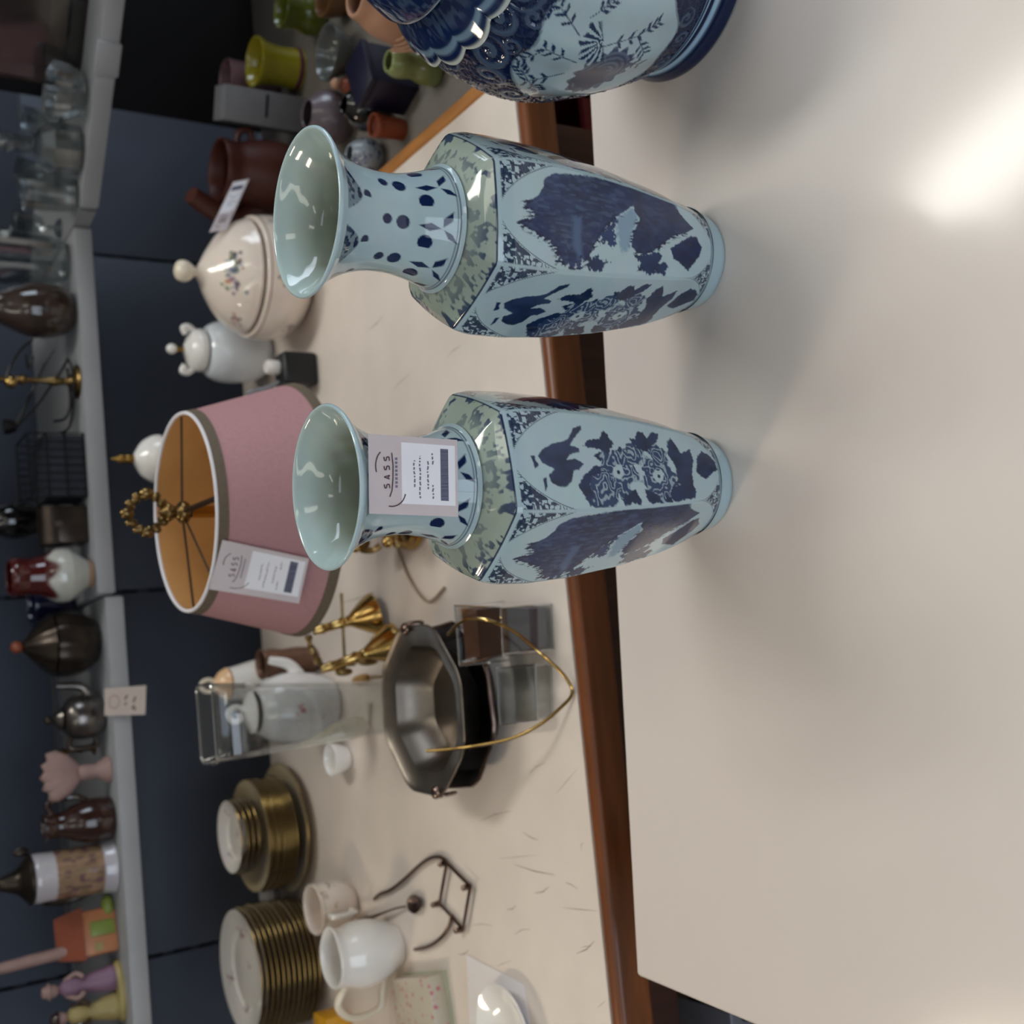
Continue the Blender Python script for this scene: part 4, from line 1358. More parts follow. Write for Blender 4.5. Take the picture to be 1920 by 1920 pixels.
c, pr = measure((652, 1420), FT, [(652, 18), (646, 23), (632, 28), (620, 31)])
tag(obj('white_dish', MB().lathe(smooth_prof(wall_prof(pr, .003), 2), 36), M['white_porc'], loc=c), 'small white dish on the table left of the clear vase', 'dish')

# pewter bowls ---------------------------------------------------------------------------
oct_ = lambda t_, z: 1.0 / max(math.cos(((t_ + math.pi / 8) % (math.pi / 4)) - math.pi / 8), .958)
c = P(880, 1318, FT)
mp = mpp(c)
zr = zof(c, 845) - FT
Rr = 150 * mp
t = thing('pewter_bowl', 'dark octagonal pewter bowl at the bottom of the nested pair', 'bowl', c, rad(12), 'nested pewter bowls')
obj('bowl', MB().lathe(wall_prof([(Rr * .45, 0), (Rr * .62, .006), (Rr * .84, zr * .45), (Rr * .90, zr * .8), (Rr * .98, zr)], .003), 64, rfun=oct_), M['pewter_dark'], t)
obj('rim', MB().tube([((Rr * .985) * oct_(a, 0) * math.cos(a), (Rr * .985) * oct_(a, 0) * math.sin(a), zr + .001) for a in np.linspace(0, 2 * math.pi, 65)[:-1]], .0026, 6, closed=True), M['steel'], t)
zr2 = zof(c, 792) - FT
R2 = 152 * mpp((c.x, c.y, FT + zr2))
c2 = c + Vector((0, 0, zr * .60))
hh = zr2 - zr * .60
t = thing('pewter_bowl', 'shiny octagonal pewter bowl with ring handles on top of the nested pair', 'bowl', c2, rad(4), 'nested pewter bowls')
obj('bowl', MB().lathe(wall_prof([(R2 * .40, 0), (R2 * .58, .004), (R2 * .72, hh * .35), (R2 * .78, hh * .75), (R2 * .80, hh * .92), (R2 * 1.02, hh), (R2 * 1.04, hh + .002)], .0025), 72, rfun=oct_), M['pewter'], t)
for a in (rad(196), rad(16)):
    ca_, sa_ = math.cos(a), math.sin(a)
    h_ = obj('handle_mount', MB().ball((R2 * 1.02 * ca_, R2 * 1.02 * sa_, hh + .003), .008, 12, (1, 1, .6)), M['steel'], t)
    obj('ring', MB().tube([(R2 * 1.05 * ca_ + .013 * math.cos(b) * -sa_ + .002 * ca_, R2 * 1.05 * sa_ + .013 * math.cos(b) * ca_ + .002 * sa_, hh - .008 + .013 * math.sin(b)) for b in np.linspace(0, 2 * math.pi, 25)[:-1]], .0018, 6, closed=True), M['steel'], h_)

# brass wire hoop with grip -----------------------------------------------------------------
c = P(1072, 1300, FT)
t = thing('wire_hoop', 'thin brass wire hoop looping around the pewter bowls', 'hoop', c)
o_ = lambda x, y, z: P(x, y, FT + z) - c
loop = [(800, 1408, .098), (850, 1404, .080), (900, 1397, .060), (960, 1384, .040), (1010, 1360, .022), (1050, 1328, .009), (1073, 1300, .003), (1062, 1272, .008), (1038, 1246, .018), (1005, 1218, .034), (965, 1185, .060), (925, 1166, .085), (890, 1160, .098), (862, 1168, .102), (840, 1190, .100)]
obj('wire', MB().tube(smooth_path([o_(*p) for p in loop], 5), .0019, 8), M['brass'], t)
obj('wire', MB().tube(smooth_path([o_(690, 1270, .006), o_(708, 1268, .006), o_(728, 1270, .006), o_(748, 1276, .004)], 5), .0019, 8), M['brass'], t)
obj('grip', MB().tube(smooth_path([o_(664, 1278, .006), o_(676, 1273, .006), o_(690, 1270, .006)], 4), [.004, .0055, .006, .006, .006, .006, .006, .0055, .004], 10), mat('tan_grip', (150, 112, 60), 1.2, rough=.5), t)

# clear cases -----------------------------------------------------------------------------
M['kraft'] = mat('brown_leather_card', (96, 62, 42), 1.2, rough=.5, var=.2)
M['grey_card'] = mat('grey_card', (84, 82, 88), 1.2, rough=.5, var=.1)


def clear_case(label, corners, h, rz, insert=None):
    ps = [P(*q, FT) for q in corners]
    ce = sum(ps, Vector()) / 4
    g = thing('clear_case', label, 'case', ce)
    poly = [(p.x - ce.x, p.y - ce.y) for p in ps]
    mb = MB().prism(poly, 0, h)
    o1 = obj('walls', mb, M['acrylic'], g, smooth=0)
    md_ = o1.modifiers.new('wall', 'SOLIDIFY')
    md_.thickness = .0025
    for k in range(4):
        a, b = poly[k], poly[(k + 1) % 4]
        obj('edge', MB().tube([(a[0], a[1], h), (b[0], b[1], h)], .0013, 6), M['rimclear'], g)
        obj('edge', MB().tube([(a[0], a[1], .0013), (a[0], a[1], h)], .0013, 6), M['rimclear'], g)
    return g, poly


M['rimclear'] = clear('acrylic_bright_edge', tint=(.8, .8, .8), extra=.35)
g, poly = clear_case('clear acrylic case with brown and grey card inside near the table edge', [(1035, 1132), (1040, 1218), (956, 1238), (946, 1128)], .066, 0)
ins = [(p[0] * .86, p[1] * .86) for p in poly]
ix = [(ins[0][0] * .4 + ins[3][0] * .6, ins[0][1] * .4 + ins[3][1] * .6), (ins[1][0] * .4 + ins[2][0] * .6, ins[1][1] * .4 + ins[2][1] * .6)]
obj('insert', MB().prism([ix[0], ix[1], ins[2], ins[3]], .004, .062), M['kraft'], g)
ix = [(ins[0][0] * .45 + ins[3][0] * .55, ins[0][1] * .45 + ins[3][1] * .55), (ins[1][0] * .45 + ins[2][0] * .55, ins[1][1] * .45 + ins[2][1] * .55)]
obj('insert', MB().prism([ins[0], ins[1], ix[1], ix[0]], .004, .026), M['grey_card'], g)
clear_case('empty flat clear acrylic case in front of the pewter bowls', [(1035, 1243), (1038, 1345), (968, 1356), (962, 1250)], .022, 0)


# plates -----------------------------------------------------------------------------------
M['plate_side'] = mat('ivory_plate', (168, 150, 118), 1.1, rough=.15, var=.06, coat=.5)


def plate_mesh(R__, h):
    prof = [(0, 0), (R__ * .55, 0), (R__ * .58, .001), (R__ * .66, h * .30), (R__ * .96, h * .84), (R__, h * .92), (R__ * .995, h), (R__ * .94, h * .93), (R__ * .66, h * .48), (R__ * .56, h * .26), (0, h * .24)]
    return prof


def plate_stack(base, plane_z, n, R__, dz, label_fn, group, spots=None):
    proto = None
    for k in range(n):
        jx, jy = random.uniform(-.0016, .0016), random.uniform(-.0016, .0016)
        loc = (base.x + jx, base.y + jy, plane_z + k * dz)
        if proto is None:
            h = .016
            proto = thing('plate', '', 'plate', loc, 0.0, group)
            obj('dish', MB().lathe(plate_mesh(R__, h), 72), M['plate_side'], proto)
            obj('gold_rim', MB().tube([(R__ * .997 * math.cos(a), R__ * .997 * math.sin(a), h * .95) for a in np.linspace(0, 2 * math.pi, 73)[:-1]], .0008, 6, closed=True), M['gold'], proto)
            g_ = proto
        else:
            g_ = copy_tree(proto)
            g_.location = loc
        g_['label'] = label_fn(k)
    return plane_z + n * dz, g_


ORD = ['bottom', 'second', 'third', 'fourth', 'fifth', 'sixth', 'seventh', 'eighth', 'ninth', 'tenth', 'eleventh', 'twelfth', 'thirteenth']


def top_plate(loc, R__, label, group, spots):
    g_ = thing('plate', label, 'plate', loc, 0, group)
    h = .016
    o1 = painted_lathe('dish', plate_mesh(R__, h), g_, lambda T, Z, R: SP2(T, Z, R, spots), M['porc_paint'], n=140, sub=3, step=.0011)
    obj('gold_rim', MB().tube([(R__ * .997 * math.cos(a), R__ * .997 * math.sin(a), h * .95) for a in np.linspace(0, 2 * math.pi, 73)[:-1]], .0011, 6, closed=True), M['gold'], g_)
    return g_


def SP2(TH_, Zm, Rm, spots):
    C_ = plain(np.array(lin((224, 214, 204))) * 1.2)(TH_, Zm, Rm)
    X_, Y_ = Rm * np.cos(TH_), Rm * np.sin(TH_)
    for sx, sy, size, cols in spots:
        rs = np.random.RandomState(int(abs(sx * 13 + sy * 7)) + 3)
        for k in range(10):
            d_ = np.hypot(X_ - sx - rs.normal(0, size * .5), Y_ - sy - rs.normal(0, size * .5))
            rr = size * (.2 + .25 * rs.rand())
            C_ = mixc(C_, cols[k % len(cols)], sstep(rr, rr * .4, d_) * .75)
    return C_


PK, RD = (.45, .12, .14), (.30, .05, .06)
# middle stack
c = P(548, 1547, FT)
R1 = 118 * mpp(c)
tag_ = 'gold rimmed plate in the stack beside the clear vase, %s from below'
h1 = zof(c, 462) - FT
nz_, _ = plate_stack(c, FT, 1, R1, .012, lambda k: 'widest cream plate under the stack beside the clear vase', 'plates in the stack beside the clear vase')
dz = (h1 - .012 - .016) / 9
c_ = P(548, 1553, FT)
top_z, _ = plate_stack(c_, nz_, 9, 101 * mpp(c), dz, lambda k: tag_ % ORD[k + 1], 'plates in the stack beside the clear vase')
R3 = 69 * mpp((c.x, c.y, top_z))
z3 = zof(c, 440)
cs = Vector((P(548, 1550, FT).x, c.y + .004, 0))
dz3 = .0085
top2, _ = plate_stack(cs, top_z + .001, 3, R3, dz3, lambda k: 'small gold rimmed plate on the stack beside the clear vase, %s of the small ones' % ORD[k], 'small plates on top of the stack')
top_plate((cs.x, cs.y, top2), R3 * .97, 'small flowered plate topping the stack beside the clear vase', 'small plates on top of the stack', [(2, -4, 7, (RD, PK)), (-34, 20, 6, (DRK, RD)), (30, 30, 5, (PK, DRK))])
# left stack
c = P(572, 1792, FT)
R1 = 112 * mpp(c)
h1 = zof(c, 450) - FT
n1 = 11
dz = (h1 - .016) / n1
tag2 = 'gold rimmed plate in the leftmost stack behind the cream jug, %s from below'
tz, _ = plate_stack(c, FT, n1, R1, dz, lambda k: tag2 % ORD[k], 'plates in the leftmost stack')
top_plate((c.x, c.y, tz), R1 * .98, 'flowered plate topping the leftmost stack', 'plates in the leftmost stack', [(50, 22, 11, (PK, RD, PUR)), (8, -8, 5, (DRK, RD)), (-62, -2, 9, (PUR, DRK)), (66, -40, 7, (PK,)), (-30, 60, 9, (PK, DRK))])

# small white card standing between the stacks
c = P(512, 1676, FT)
tag(obj('white_saucer', MB().lathe(plate_mesh(.035, .012), 48), M['white_porc'], loc=c), 'small white saucer between the two plate stacks', 'saucer')

# cream jug ---------------------------------------------------------------------------------
c, pr = measure((742, 1772), FT, [(742, 36), (737, 42), (718, 52), (690, 60), (664, 60), (645, 54), (632, 50), (622, 52)])
t = thing('cream_jug', 'white porcelain jug with looped handle in front of the leftmost plates', 'jug', c, rad(180) + 0.0)


def lip(t_, z):
    k = max(0.0, (z - pr[5][1]) / (pr[7][1] - pr[5][1]))
    return 1 + .22 * k * max(0, math.cos(t_ - rad(180))) ** 6


obj('body', MB().lathe(smooth_prof(wall_prof(pr, .0035), 2), 64, rfun=lip), M['white_porc'], t)
Rm_ = pr[4][0]
obj('handle', MB().tube(smooth_path([(Rm_ * .92, 0, pr[5][1]), (Rm_ + .020, 0, pr[5][1] + .010), (Rm_ + .040, 0, pr[4][1] + .004), (Rm_ + .038, 0, pr[3][1] - .014), (Rm_ + .016, 0, pr[2][1] + .002), (pr[2][0] * .96, 0, pr[2][1] - .002)], 6), [.0052] * 31, 10), M['cream_porc'], t)
# second cup
c, pr = measure((660, 1690), FT, [(660, 26), (656, 32), (640, 42), (612, 46), (596, 45), (588, 47)])
t = thing('gilded_cup', 'cream cup with gold touches behind the white jug', 'cup', c, face_cam(c))
painted_lathe('bowl', wall_prof(pr, .003), t, lambda T, Z, R: SP(plain(CREAM * .9)(T, Z, R), T, Z, R, [(-20, pr[4][1] * 1000, 6, ((.45, .22, .04),)), (30, pr[4][1] * 1000, 6, ((.45, .22, .04), DRK)), (60, pr[3][1] * 1000, 8, (DRK, GRN)), (80, pr[2][1] * 1000, 8, (GRN, DRK)), (0, pr[3][1] * 1000, 4, ((.4, .2, .05),))]), M['porc_paint'], n=96, sub=2)
obj('handle', MB().tube(smooth_path([(.9 * pr[4][0], -.012, pr[4][1] - .004), (pr[4][0] + .018, -.016, pr[4][1] - .002), (pr[3][0] + .018, -.016, pr[2][1] + .004), (pr[2][0] * .95, -.012, pr[2][1])], 5), .004, 8), M['white_porc'], t)

# tea spoon ----------------------------------------------------------------------------------
c = P(785, 1693, FT)
t = thing('tea_spoon', 'small tarnished steel spoon lying behind the white jug', 'spoon', c)
o_ = lambda x, y, z: P(x, y, FT + z) - c
dr = (o_(758, 1700, 0) - o_(808, 1684, 0)).normalized()
q = Matrix.Rotation(math.atan2(dr.y, dr.x), 3, 'Z')
obj('bowl', MB().lathe([(0, -.0045), (.006, -.004), (.0105, -.001), (.012, .0015), (.011, .0012), (.0095, -.0005), (.005, -.003), (0, -.0035)], 28, (0, 0, .0055), q @ Matrix.Diagonal((1.75, 1, 1))), M['steel'], t)
obj('handle', MB().tube(smooth_path([o_(760, 1700, .006), o_(740, 1704, .010), o_(715, 1713, .013), o_(690, 1723, .012), o_(670, 1728, .010)], 5), [.0016, .0016, .0015, .0015, .0015, .0015, .0015, .0015, .0016, .0018, .002, .0023, .0026, .0030, .0034, .0038, .0042, .0046, .0048, .0044, .003], 8), M['steel'], t)

# folding metal trivet ------------------------------------------------------------------------
c = P(850, 1690, FT)
t = thing('folding_trivet', 'folding bronze coloured metal trivet with curved arms lying left of the bowls', 'trivet', c)
o_ = lambda x, y, z=.005: P(x, y, FT + z) - c
J = [(838, 1618), (882, 1662), (868, 1742), (824, 1694)]
for a, b, z in ((0, 1, .004), (1, 2, .007), (2, 3, .004), (3, 0, .007)):
    p, q = o_(*J[a], z), o_(*J[b], z)
    m_ = (q - p)
    obj('link', MB().box((p + q) / 2, (m_.length + .006, .0048, .0024), math.atan2(m_.y, m_.x)), M['steel'], t, bevel=.0008)
for j in J:
    obj('rivet', MB().lathe([(0, 0), (.0042, 0), (.0042, .0012), (.0034, .009), (.0038, .0105), (.002, .0125), (0, .013)], 14, o_(*j, 0)), M['steel'], t)
obj('arm', MB().tube(smooth_path([o_(838, 1618), o_(826, 1607), o_(808, 1609), o_(788, 1622), o_(768, 1640), o_(750, 1656), o_(730, 1670), o_(712, 1677), o_(702, 1686)], 5), .0026, 8), M['steel'], t)
obj('arm', MB().tube(smooth_path([o_(847, 1716), o_(843, 1735), o_(830, 1755), o_(812, 1770), o_(795, 1777), o_(778, 1780)], 5), .0026, 8), M['steel'], t)

# flowered tin, papers, yellow box -------------------------------------------------------------
ps = [P(764, 1828, FT), P(836, 1822, FT), P(862, 1990, FT), P(782, 2000, FT)]
ce = sum(ps, Vector()) / 4
hT = .026


def floral(name):
    m_ = bpy.data.materials.new(name)
    m_.use_nodes = True
    nt = m_.node_tree
    b = nt.nodes['Principled BSDF']
    tc = nt.nodes.new('ShaderNodeTexCoord')
    vo = nt.nodes.new('ShaderNodeTexVoronoi')
    vo.inputs['Scale'].default_value = 95
    rp = nt.nodes.new('ShaderNodeValToRGB')
    e = rp.color_ramp.elements
    e[0].color = (.40, .02, .07, 1)
    e[1].position = .36
    e[1].color = (.52, .46, .36, 1)
    x = e.new(.2)
    x.color = (.50, .22, .24, 1)
    nt.links.new(tc.outputs['Object'], vo.inputs['Vector'])
    nt.links.new(vo.outputs['Distance'], rp.inputs['Fac'])
    nt.links.new(rp.outputs['Color'], b.inputs['Base Color'])
    b.inputs['Roughness'].default_value = .35
    return m_


t = thing('flowered_tin', 'small cream tin printed with pink flowers near the left edge', 'tin', ce)
obj('tin_body', MB().prism([(p.x - ce.x, p.y - ce.y) for p in ps], 0, hT), floral('pink_floral_print'), t, bevel=.004)
obj('tin_base', MB().prism([((p.x - ce.x) * 1.05, (p.y - ce.y) * 1.05) for p in ps], 0, .004), mat('pale_green_tin', (170, 172, 148), 1.2, rough=.4), t)
ps = [P(x, y, FT) for x, y in ((876, 1789), (940, 1823), (984, 1846), (1000, 1960), (885, 1990))]
ce = sum(ps, Vector()) / len(ps)
tag(obj('paper_sheet', MB().prism([(p.x - ce.x, p.y - ce.y) for p in ps], 0.0003, .0012), M['paper'], loc=ce, smooth=0), 'flat white sheet of paper with a pointed corner on the table', 'paper')
c = P(968, 1935, FT)
R1 = 92 * mpp(c)
tag(obj('white_plate', MB().lathe(plate_mesh(R1, .018), 64), M['white_porc'], loc=(c.x, c.y, FT + .0014)), 'white plate resting on the paper at the left edge', 'plate')
c = P(650, 1945, FT)
tag(obj('yellow_box', MB().box((0, 0, .02), (.08, .05, .04), rad(8)), mat('yellow_card', (196, 140, 30), 1.2, rough=.5), loc=c, bevel=.002), 'small yellow carton under the left plates at the frame edge', 'box')


# ------------------------------------------------------------------ pots on the grey side table
def pot(name, label, cat, base, plane, prof, m_, wall=.003, n=40, rim=None, group=None):
    c_, pr_ = measure(base, plane, prof)
    g_ = thing(name, label, cat, c_, face_cam(c_), group)
    if wall:
        obj('body', MB().lathe(smooth_prof(wall_prof(pr_, wall), 2), n), m_, g_)
    else:
        obj('body', MB().lathe([(0, 0)] + smooth_prof(pr_, 3) + [(0, pr_[-1][1])], n), m_, g_)
    if rim:
        r_, z_ = pr_[-1]
        obj('rim', MB().tube([(r_ * math.cos(a), r_ * math.sin(a), z_) for a in np.linspace(0, 2 * math.pi, 41)[:-1]], wall * .8, 6, closed=True), rim, g_)
    return g_, c_, pr_


M['terra'] = mat('brown_terracotta', (70, 32, 24), 1.1, rough=.45, var=.25, scale=12)
M['peach'] = mat('peach_clay', (176, 132, 106), 0.95, rough=.5, var=.12, scale=20)
M['yellow_gl'] = mat('yellow_glaze', (150, 138, 34), 0.85, rough=.2, var=.15, coat=.4)
M['olive_gl'] = mat('olive_glaze', (84, 92, 26), 0.8, rough=.25, var=.2, coat=.4)
M['grey_gl'] = mat('grey_glaze', (104, 108, 106), 0.6, rough=.2, var=.1, coat=.4)
M['mauve_gl'] = mat('mauve_glaze', (122, 108, 118), 0.6, rough=.3, var=.08, coat=.3)
M['black_gl'] = mat('black_glaze', (16, 14, 14), 1.0, rough=.06, var=.1, coat=.8)
M['green_gl'] = mat('celadon_glaze', (138, 150, 96), 0.8, rough=.2, var=.1, coat=.5)
M['orange_gl'] = mat('orange_terracotta', (146, 74, 50), 0.8, rough=.35, var=.12)
M['navy_card'] = mat('navy_card', (14, 14, 40), 1.0, rough=.4, var=.1)
M['plum'] = mat('plum_band', (84, 24, 60), 1.1, rough=.4)
M['brown_gl'] = mat('brown_glaze', (120, 84, 54), 0.7, rough=.3, var=.15)

g, c, pr = pot('clay_jug', 'large peach clay jug with ribbed side behind the blue jar', 'jug', (872, 42), STZ, [(872, 62), (860, 70), (810, 76), (750, 70), (705, 60), (685, 46), (668, 40)], M['peach'], .005, 56)
for k in range(4):
    a0 = rad(28)
    R_ = .014 + .008 * k
    base_r = pr[4][0]
    zc_ = pr[4][1] - .012
    obj('rib', MB().tube([((base_r + .0006 + .012 * (1 - abs(math.sin(a)) * .0)) * math.cos(-a0 - R_ * math.cos(a) / base_r) - 0, (base_r + .0006 + .012) * math.sin(-a0 - R_ * math.cos(a) / base_r), zc_ - R_ * math.sin(a)) for a in np.linspace(rad(20), rad(160), 12)], .0016, 6), M['peach'], g)
g, c, pr = pot('green_bottle', 'pale green glazed bottle vase beside the peach jug', 'vase', (820, 134), STZ, [(820, 24), (812, 30), (790, 30), (772, 24), (758, 27), (742, 28), (730, 22)], M['green_gl'], .004)
c = P(782, 150, STZ)
w = mpp(c)
t = thing('navy_box', 'dark navy cardboard box standing among the pots', 'box', c + Vector((0.005, .03, 0)), RF + rad(18))
obj('carton', MB().box((0, 0, .032), (.066, .052, .064)), M['navy_card'], t, bevel=.0015)
obj('lid', MB().box((0, 0, .066), (.069, .055, .010)), M['navy_card'], t, bevel=.0015)
g, c, pr = pot('black_pot', 'glossy black round pot with bright highlights on grey table', 'pot', (720, 210), STZ, [(720, 24), (713, 33), (698, 41), (678, 42), (660, 34), (650, 23), (646, 19)], M['black_gl'], .003)
g, c, pr = pot('orange_pot', 'small orange terracotta pot in front of the black pot', 'pot', (756, 244), STZ, [(756, 17), (752, 20), (726, 21), (710, 21), (708, 23), (700, 23)], M['orange_gl'], .003)
c, pr = measure((712, 298), STZ, [(712, 20), (706, 27), (692, 34), (676, 34), (662, 25), (656, 19)])
t = thing('blue_dotted_pot', 'small round white pot with dark blue flowers beside the orange edge', 'pot', c, face_cam(c))
painted_lathe('body', wall_prof(pr, .003), t, lambda T, Z, R: SP(plain(np.array([.30, .34, .40]))(T, Z, R), T, Z, R, [(a, z, 8, ((.01, .01, .09),)) for a, z in ((0, 32), (45, 20), (-45, 22), (90, 33), (-90, 33), (20, 12), (-20, 40), (135, 20), (180, 30), (-135, 22))]), M['porc_paint'], n=96, sub=2)
g, c, pr = pot('mauve_vase', 'dull mauve round vase rising behind the untagged vase rim', 'vase', (652, 226), STZ, [(652, 30), (646, 38), (630, 48), (612, 50), (594, 42), (582, 32), (577, 28)], M['mauve_gl'], .003)
g, c, pr = pot('grey_bowl', 'grey glazed footed bowl tilted among the dark pots', 'bowl', (664, 108), STZ, [(664, 20), (658, 22), (650, 30), (632, 46), (614, 53)], M['grey_gl'], .004)
c = P(676, 166, STZ)
t = thing('peach_figurine', 'tiny peach coloured figurine beside the grey bowl', 'figurine', c)
obj('robe', MB().lathe(smooth_prof([(0, 0), (.017, 0), (.015, .012), (.010, .026), (.006, .032), (0, .033)], 3), 20), M['orange_gl'], t)
obj('head', MB().ball((0, 0, .038), .008, 14), M['peach'], t)
g, c, pr = pot('yellow_pot', 'yellow flared flower pot with purple band in the dark corner', 'flower pot', (560, 132), STZ, [(560, 36), (554, 38), (520, 36), (495, 40), (478, 47)], M['yellow_gl'], .004)
obj('band', MB().lathe([(pr[0][0] + .0012, .002), (pr[1][0] + .0016, pr[1][1]), (pr[1][0] + .0012, pr[1][1] + .005)], 40), M['plum'], g)
g, c, pr = pot('pink_dish', 'dusky pink dish standing behind the yellow pot', 'dish', (545, 142), STZ, [(545, 22), (535, 30), (500, 34), (460, 36), (448, 37)], mat('dusky_pink', (112, 84, 88), 1.1, rough=.4), .003)
g.location = g.location + Vector((.0, .06, 0))
g, c, pr = pot('olive_vase', 'olive green and yellow vase at the top right corner', 'vase', (604, 34), STZ, [(604, 30), (596, 36), (575, 36), (560, 30), (540, 32), (528, 36)], M['olive_gl'], .004)
g, c, pr = pot('brown_bowl', 'small brown bowl next to the olive vase', 'bowl', (652, 6), STZ, [(652, 18), (644, 26), (622, 34), (606, 36)], M['brown_gl'], .003)
c = P(578, 208, STZ)
t = thing('white_carton', 'tall pale carton with a dark slit left of the yellow pot', 'carton', c + Vector((0, .03, 0)), rad(-14))
hC = zof(c, 424) - STZ
obj('carton', MB().box((0, 0, hC / 2), (.052, .05, hC)), mat('pale_grey_card', (150, 150, 156), 0.55, rough=.6), t, bevel=.001)
obj('slit', MB().box((.004, -.0255, hC * .5), (.034, .001, .004)), M['slot'], t)
c, pr = measure((560, 340), STZ, [(560, 44), (554, 54), (530, 64), (500, 66), (460, 60), (440, 55), (428, 57), (412, 60)])
t = thing('terracotta_pitcher', 'big dark brown terracotta pitcher with a thick spout in the shadows', 'pitcher', c, face_cam(c))
obj('body', MB().lathe(smooth_prof(wall_prof(pr, .005), 2), 56), M['terra'], t)
obj('spout', MB().tube(smooth_path([(0.0, -pr[3][0] * .85, pr[3][1]), (.0, -pr[3][0] - .012, pr[4][1] + .004), (.01, -pr[3][0] - .006, pr[6][1] + .020), (0.02, -pr[3][0] + .014, pr[7][1] + .048)], 4), [.020, .020, .019, .019, .018, .018, .017, .016, .016, .015, .015, .014, .013], 14), M['terra'], t)
obj('handle', MB().tube(smooth_path([(0, pr[5][0] * .9, pr[5][1]), (0, pr[5][0] + .014, pr[5][1] - .002), (0, pr[4][0] + .014, pr[5][1] - .018), (0, pr[4][0] * .95, pr[5][1] - .024)], 5), .005, 10), M['terra'], t)

# ------------------------------------------------------------------ glassware and ornaments on the shelf
S1, S2 = SH, SH - .011
M['dark_metal'] = mat('dark_tarnished_metal', (62, 54, 48), 1.2, rough=.3, metal=.8, var=.4, scale=30)
M['silver'] = mat('dull_silver', (112, 106, 102), 1.1, rough=.25, metal=.9, var=.3, scale=30)
M['maroon_gl'] = mat('oxblood_glaze', (74, 18, 16), 1.2, rough=.15, var=.25, coat=.5)
M['navy_gl'] = mat('navy_glaze', (16, 18, 44), 1.2, rough=.2, coat=.4)
M['ivory_dim'] = mat('ivory_glaze', (190, 188, 178), 1.1, rough=.15, var=.15, coat=.5)
M['tan'] = mat('tan_picture', (166, 130, 100), 1.1, rough=.3, var=.4, scale=45, c2=(110, 70, 60))
M['dark_brown_gl'] = mat('dark_brown_glaze', (44, 24, 18), 1.2, rough=.15, var=.2, coat=.5)
M['pinkish'] = mat('pink_bisque', (146, 118, 112), 1.1, rough=.6, var=.15)
M['house'] = mat('orange_house', (178, 116, 78), 1.1, rough=.4, var=.2)
M['house_green'] = mat('green_house', (120, 132, 60), 1.1, rough=.4, var=.15)
M['lilac'] = mat('lilac_cloth', (126, 96, 116), 1.1, rough=.5, var=.2)
M['straw'] = mat('straw_coloured', (150, 134, 86), 1.1, rough=.5, var=.2)
M['black_iron'] = mat('black_iron', (14, 13, 14), 1.0, rough=.4, metal=.3)


def facet(n_):
    return lambda t_, z: 1 + .03 * math.cos(n_ * t_)


def crystal(name, label, cat, base, plane, prof, m_, ribs=14, solid=False):
    c_, pr_ = measure(base, plane, prof)
    g_ = thing(name, label, cat, c_, face_cam(c_), 'cut glass on the shelf')
    obj('bowl', MB().lathe(wall_prof(pr_, .004), ribs * 2, rfun=lambda t_, z: 1 + .05 * math.cos(ribs * t_)), m_, g_, smooth=8)
    return g_, c_, pr_


crystal('glass_vase', 'tall cut glass vase left of the shelf corner', 'vase', (126, 492), S1, [(126, 30), (118, 36), (90, 44), (40, 48), (-20, 50), (-70, 56)], M['crystal'], 16)
crystal('glass_bowl', 'cut glass bowl on the shelf beside the smoked casket', 'bowl', (160, 178), S1, [(160, 22), (152, 38), (125, 48), (95, 52)], M['crystal'], 18)
g, c, pr = crystal('glass_decanter', 'square shouldered cut glass decanter with stopper', 'decanter', (150, 284), S1, [(150, 40), (145, 44), (95, 44), (72, 32), (58, 15), (25, 14), (12, 20)], M['crystal'], 8)
obj('stopper', MB().ball((0, 0, pr[-1][1] + .016), .017, 14, (1, 1, 1.1)), M['crystal'], g)
crystal('glass_tumbler', 'cut glass tumbler standing at the shelf corner', 'tumbler', (142, 366), S1, [(142, 27), (136, 31), (90, 34), (45, 37)], M['crystal'], 12)
crystal('glass_goblet', 'small cut glass goblet behind the bowl and decanter', 'goblet', (118, 236), S1, [(118, 18), (114, 16), (108, 5), (92, 5), (84, 16), (64, 24), (44, 26)], M['crystal'], 10)
crystal('glass_goblet', 'small cut glass goblet behind decanter and tumbler', 'goblet', (110, 330), S1, [(110, 18), (106, 16), (100, 5), (84, 5), (76, 16), (56, 24), (30, 26)], M['crystal'], 10)
crystal('glass_goblet', 'small cut glass goblet between tumbler and tall glass vase', 'goblet', (112, 428), S1, [(112, 18), (108, 16), (102, 5), (86, 5), (78, 16), (58, 24), (26, 26)], M['crystal'], 10)
c = P(158, 46, S1)
w = mpp(c)
t = thing('glass_casket', 'smoked glass casket with dark frame at the far right', 'casket', c + Vector((.0, .05, 0)), RA)
hC = .155
o1 = obj('panes', MB().box((0, 0, hC / 2), (.13, .10, hC)), M['crystal_brown'], t, smooth=0)
for sx in (-1, 1):
    for sy in (-1, 1):
        obj('frame_bar', MB().box((sx * .066, sy * .051, hC / 2), (.004, .004, hC)), M['dark_metal'], t)
for z_ in (.002, hC):
    for sy in (-1, 1):
        obj('frame_bar', MB().box((0, sy * .051, z_), (.136, .004, .004)), M['dark_metal'], t)
    for sx in (-1, 1):
        obj('frame_bar', MB().box((sx * .066, 0, z_), (.004, .106, .004)), M['dark_metal'], t)

pot('smoked_goblet', 'dark brown glass goblet with bright rim next to the black candelabra', 'goblet', (138, 586), S1, [(138, 26), (134, 30), (126, 40), (100, 50), (60, 52), (25, 42), (-5, 30), (-40, 24)], mat('brown_glass', (52, 40, 34), 1.2, rough=.12, var=.3, coat=.6), .003, group=None)

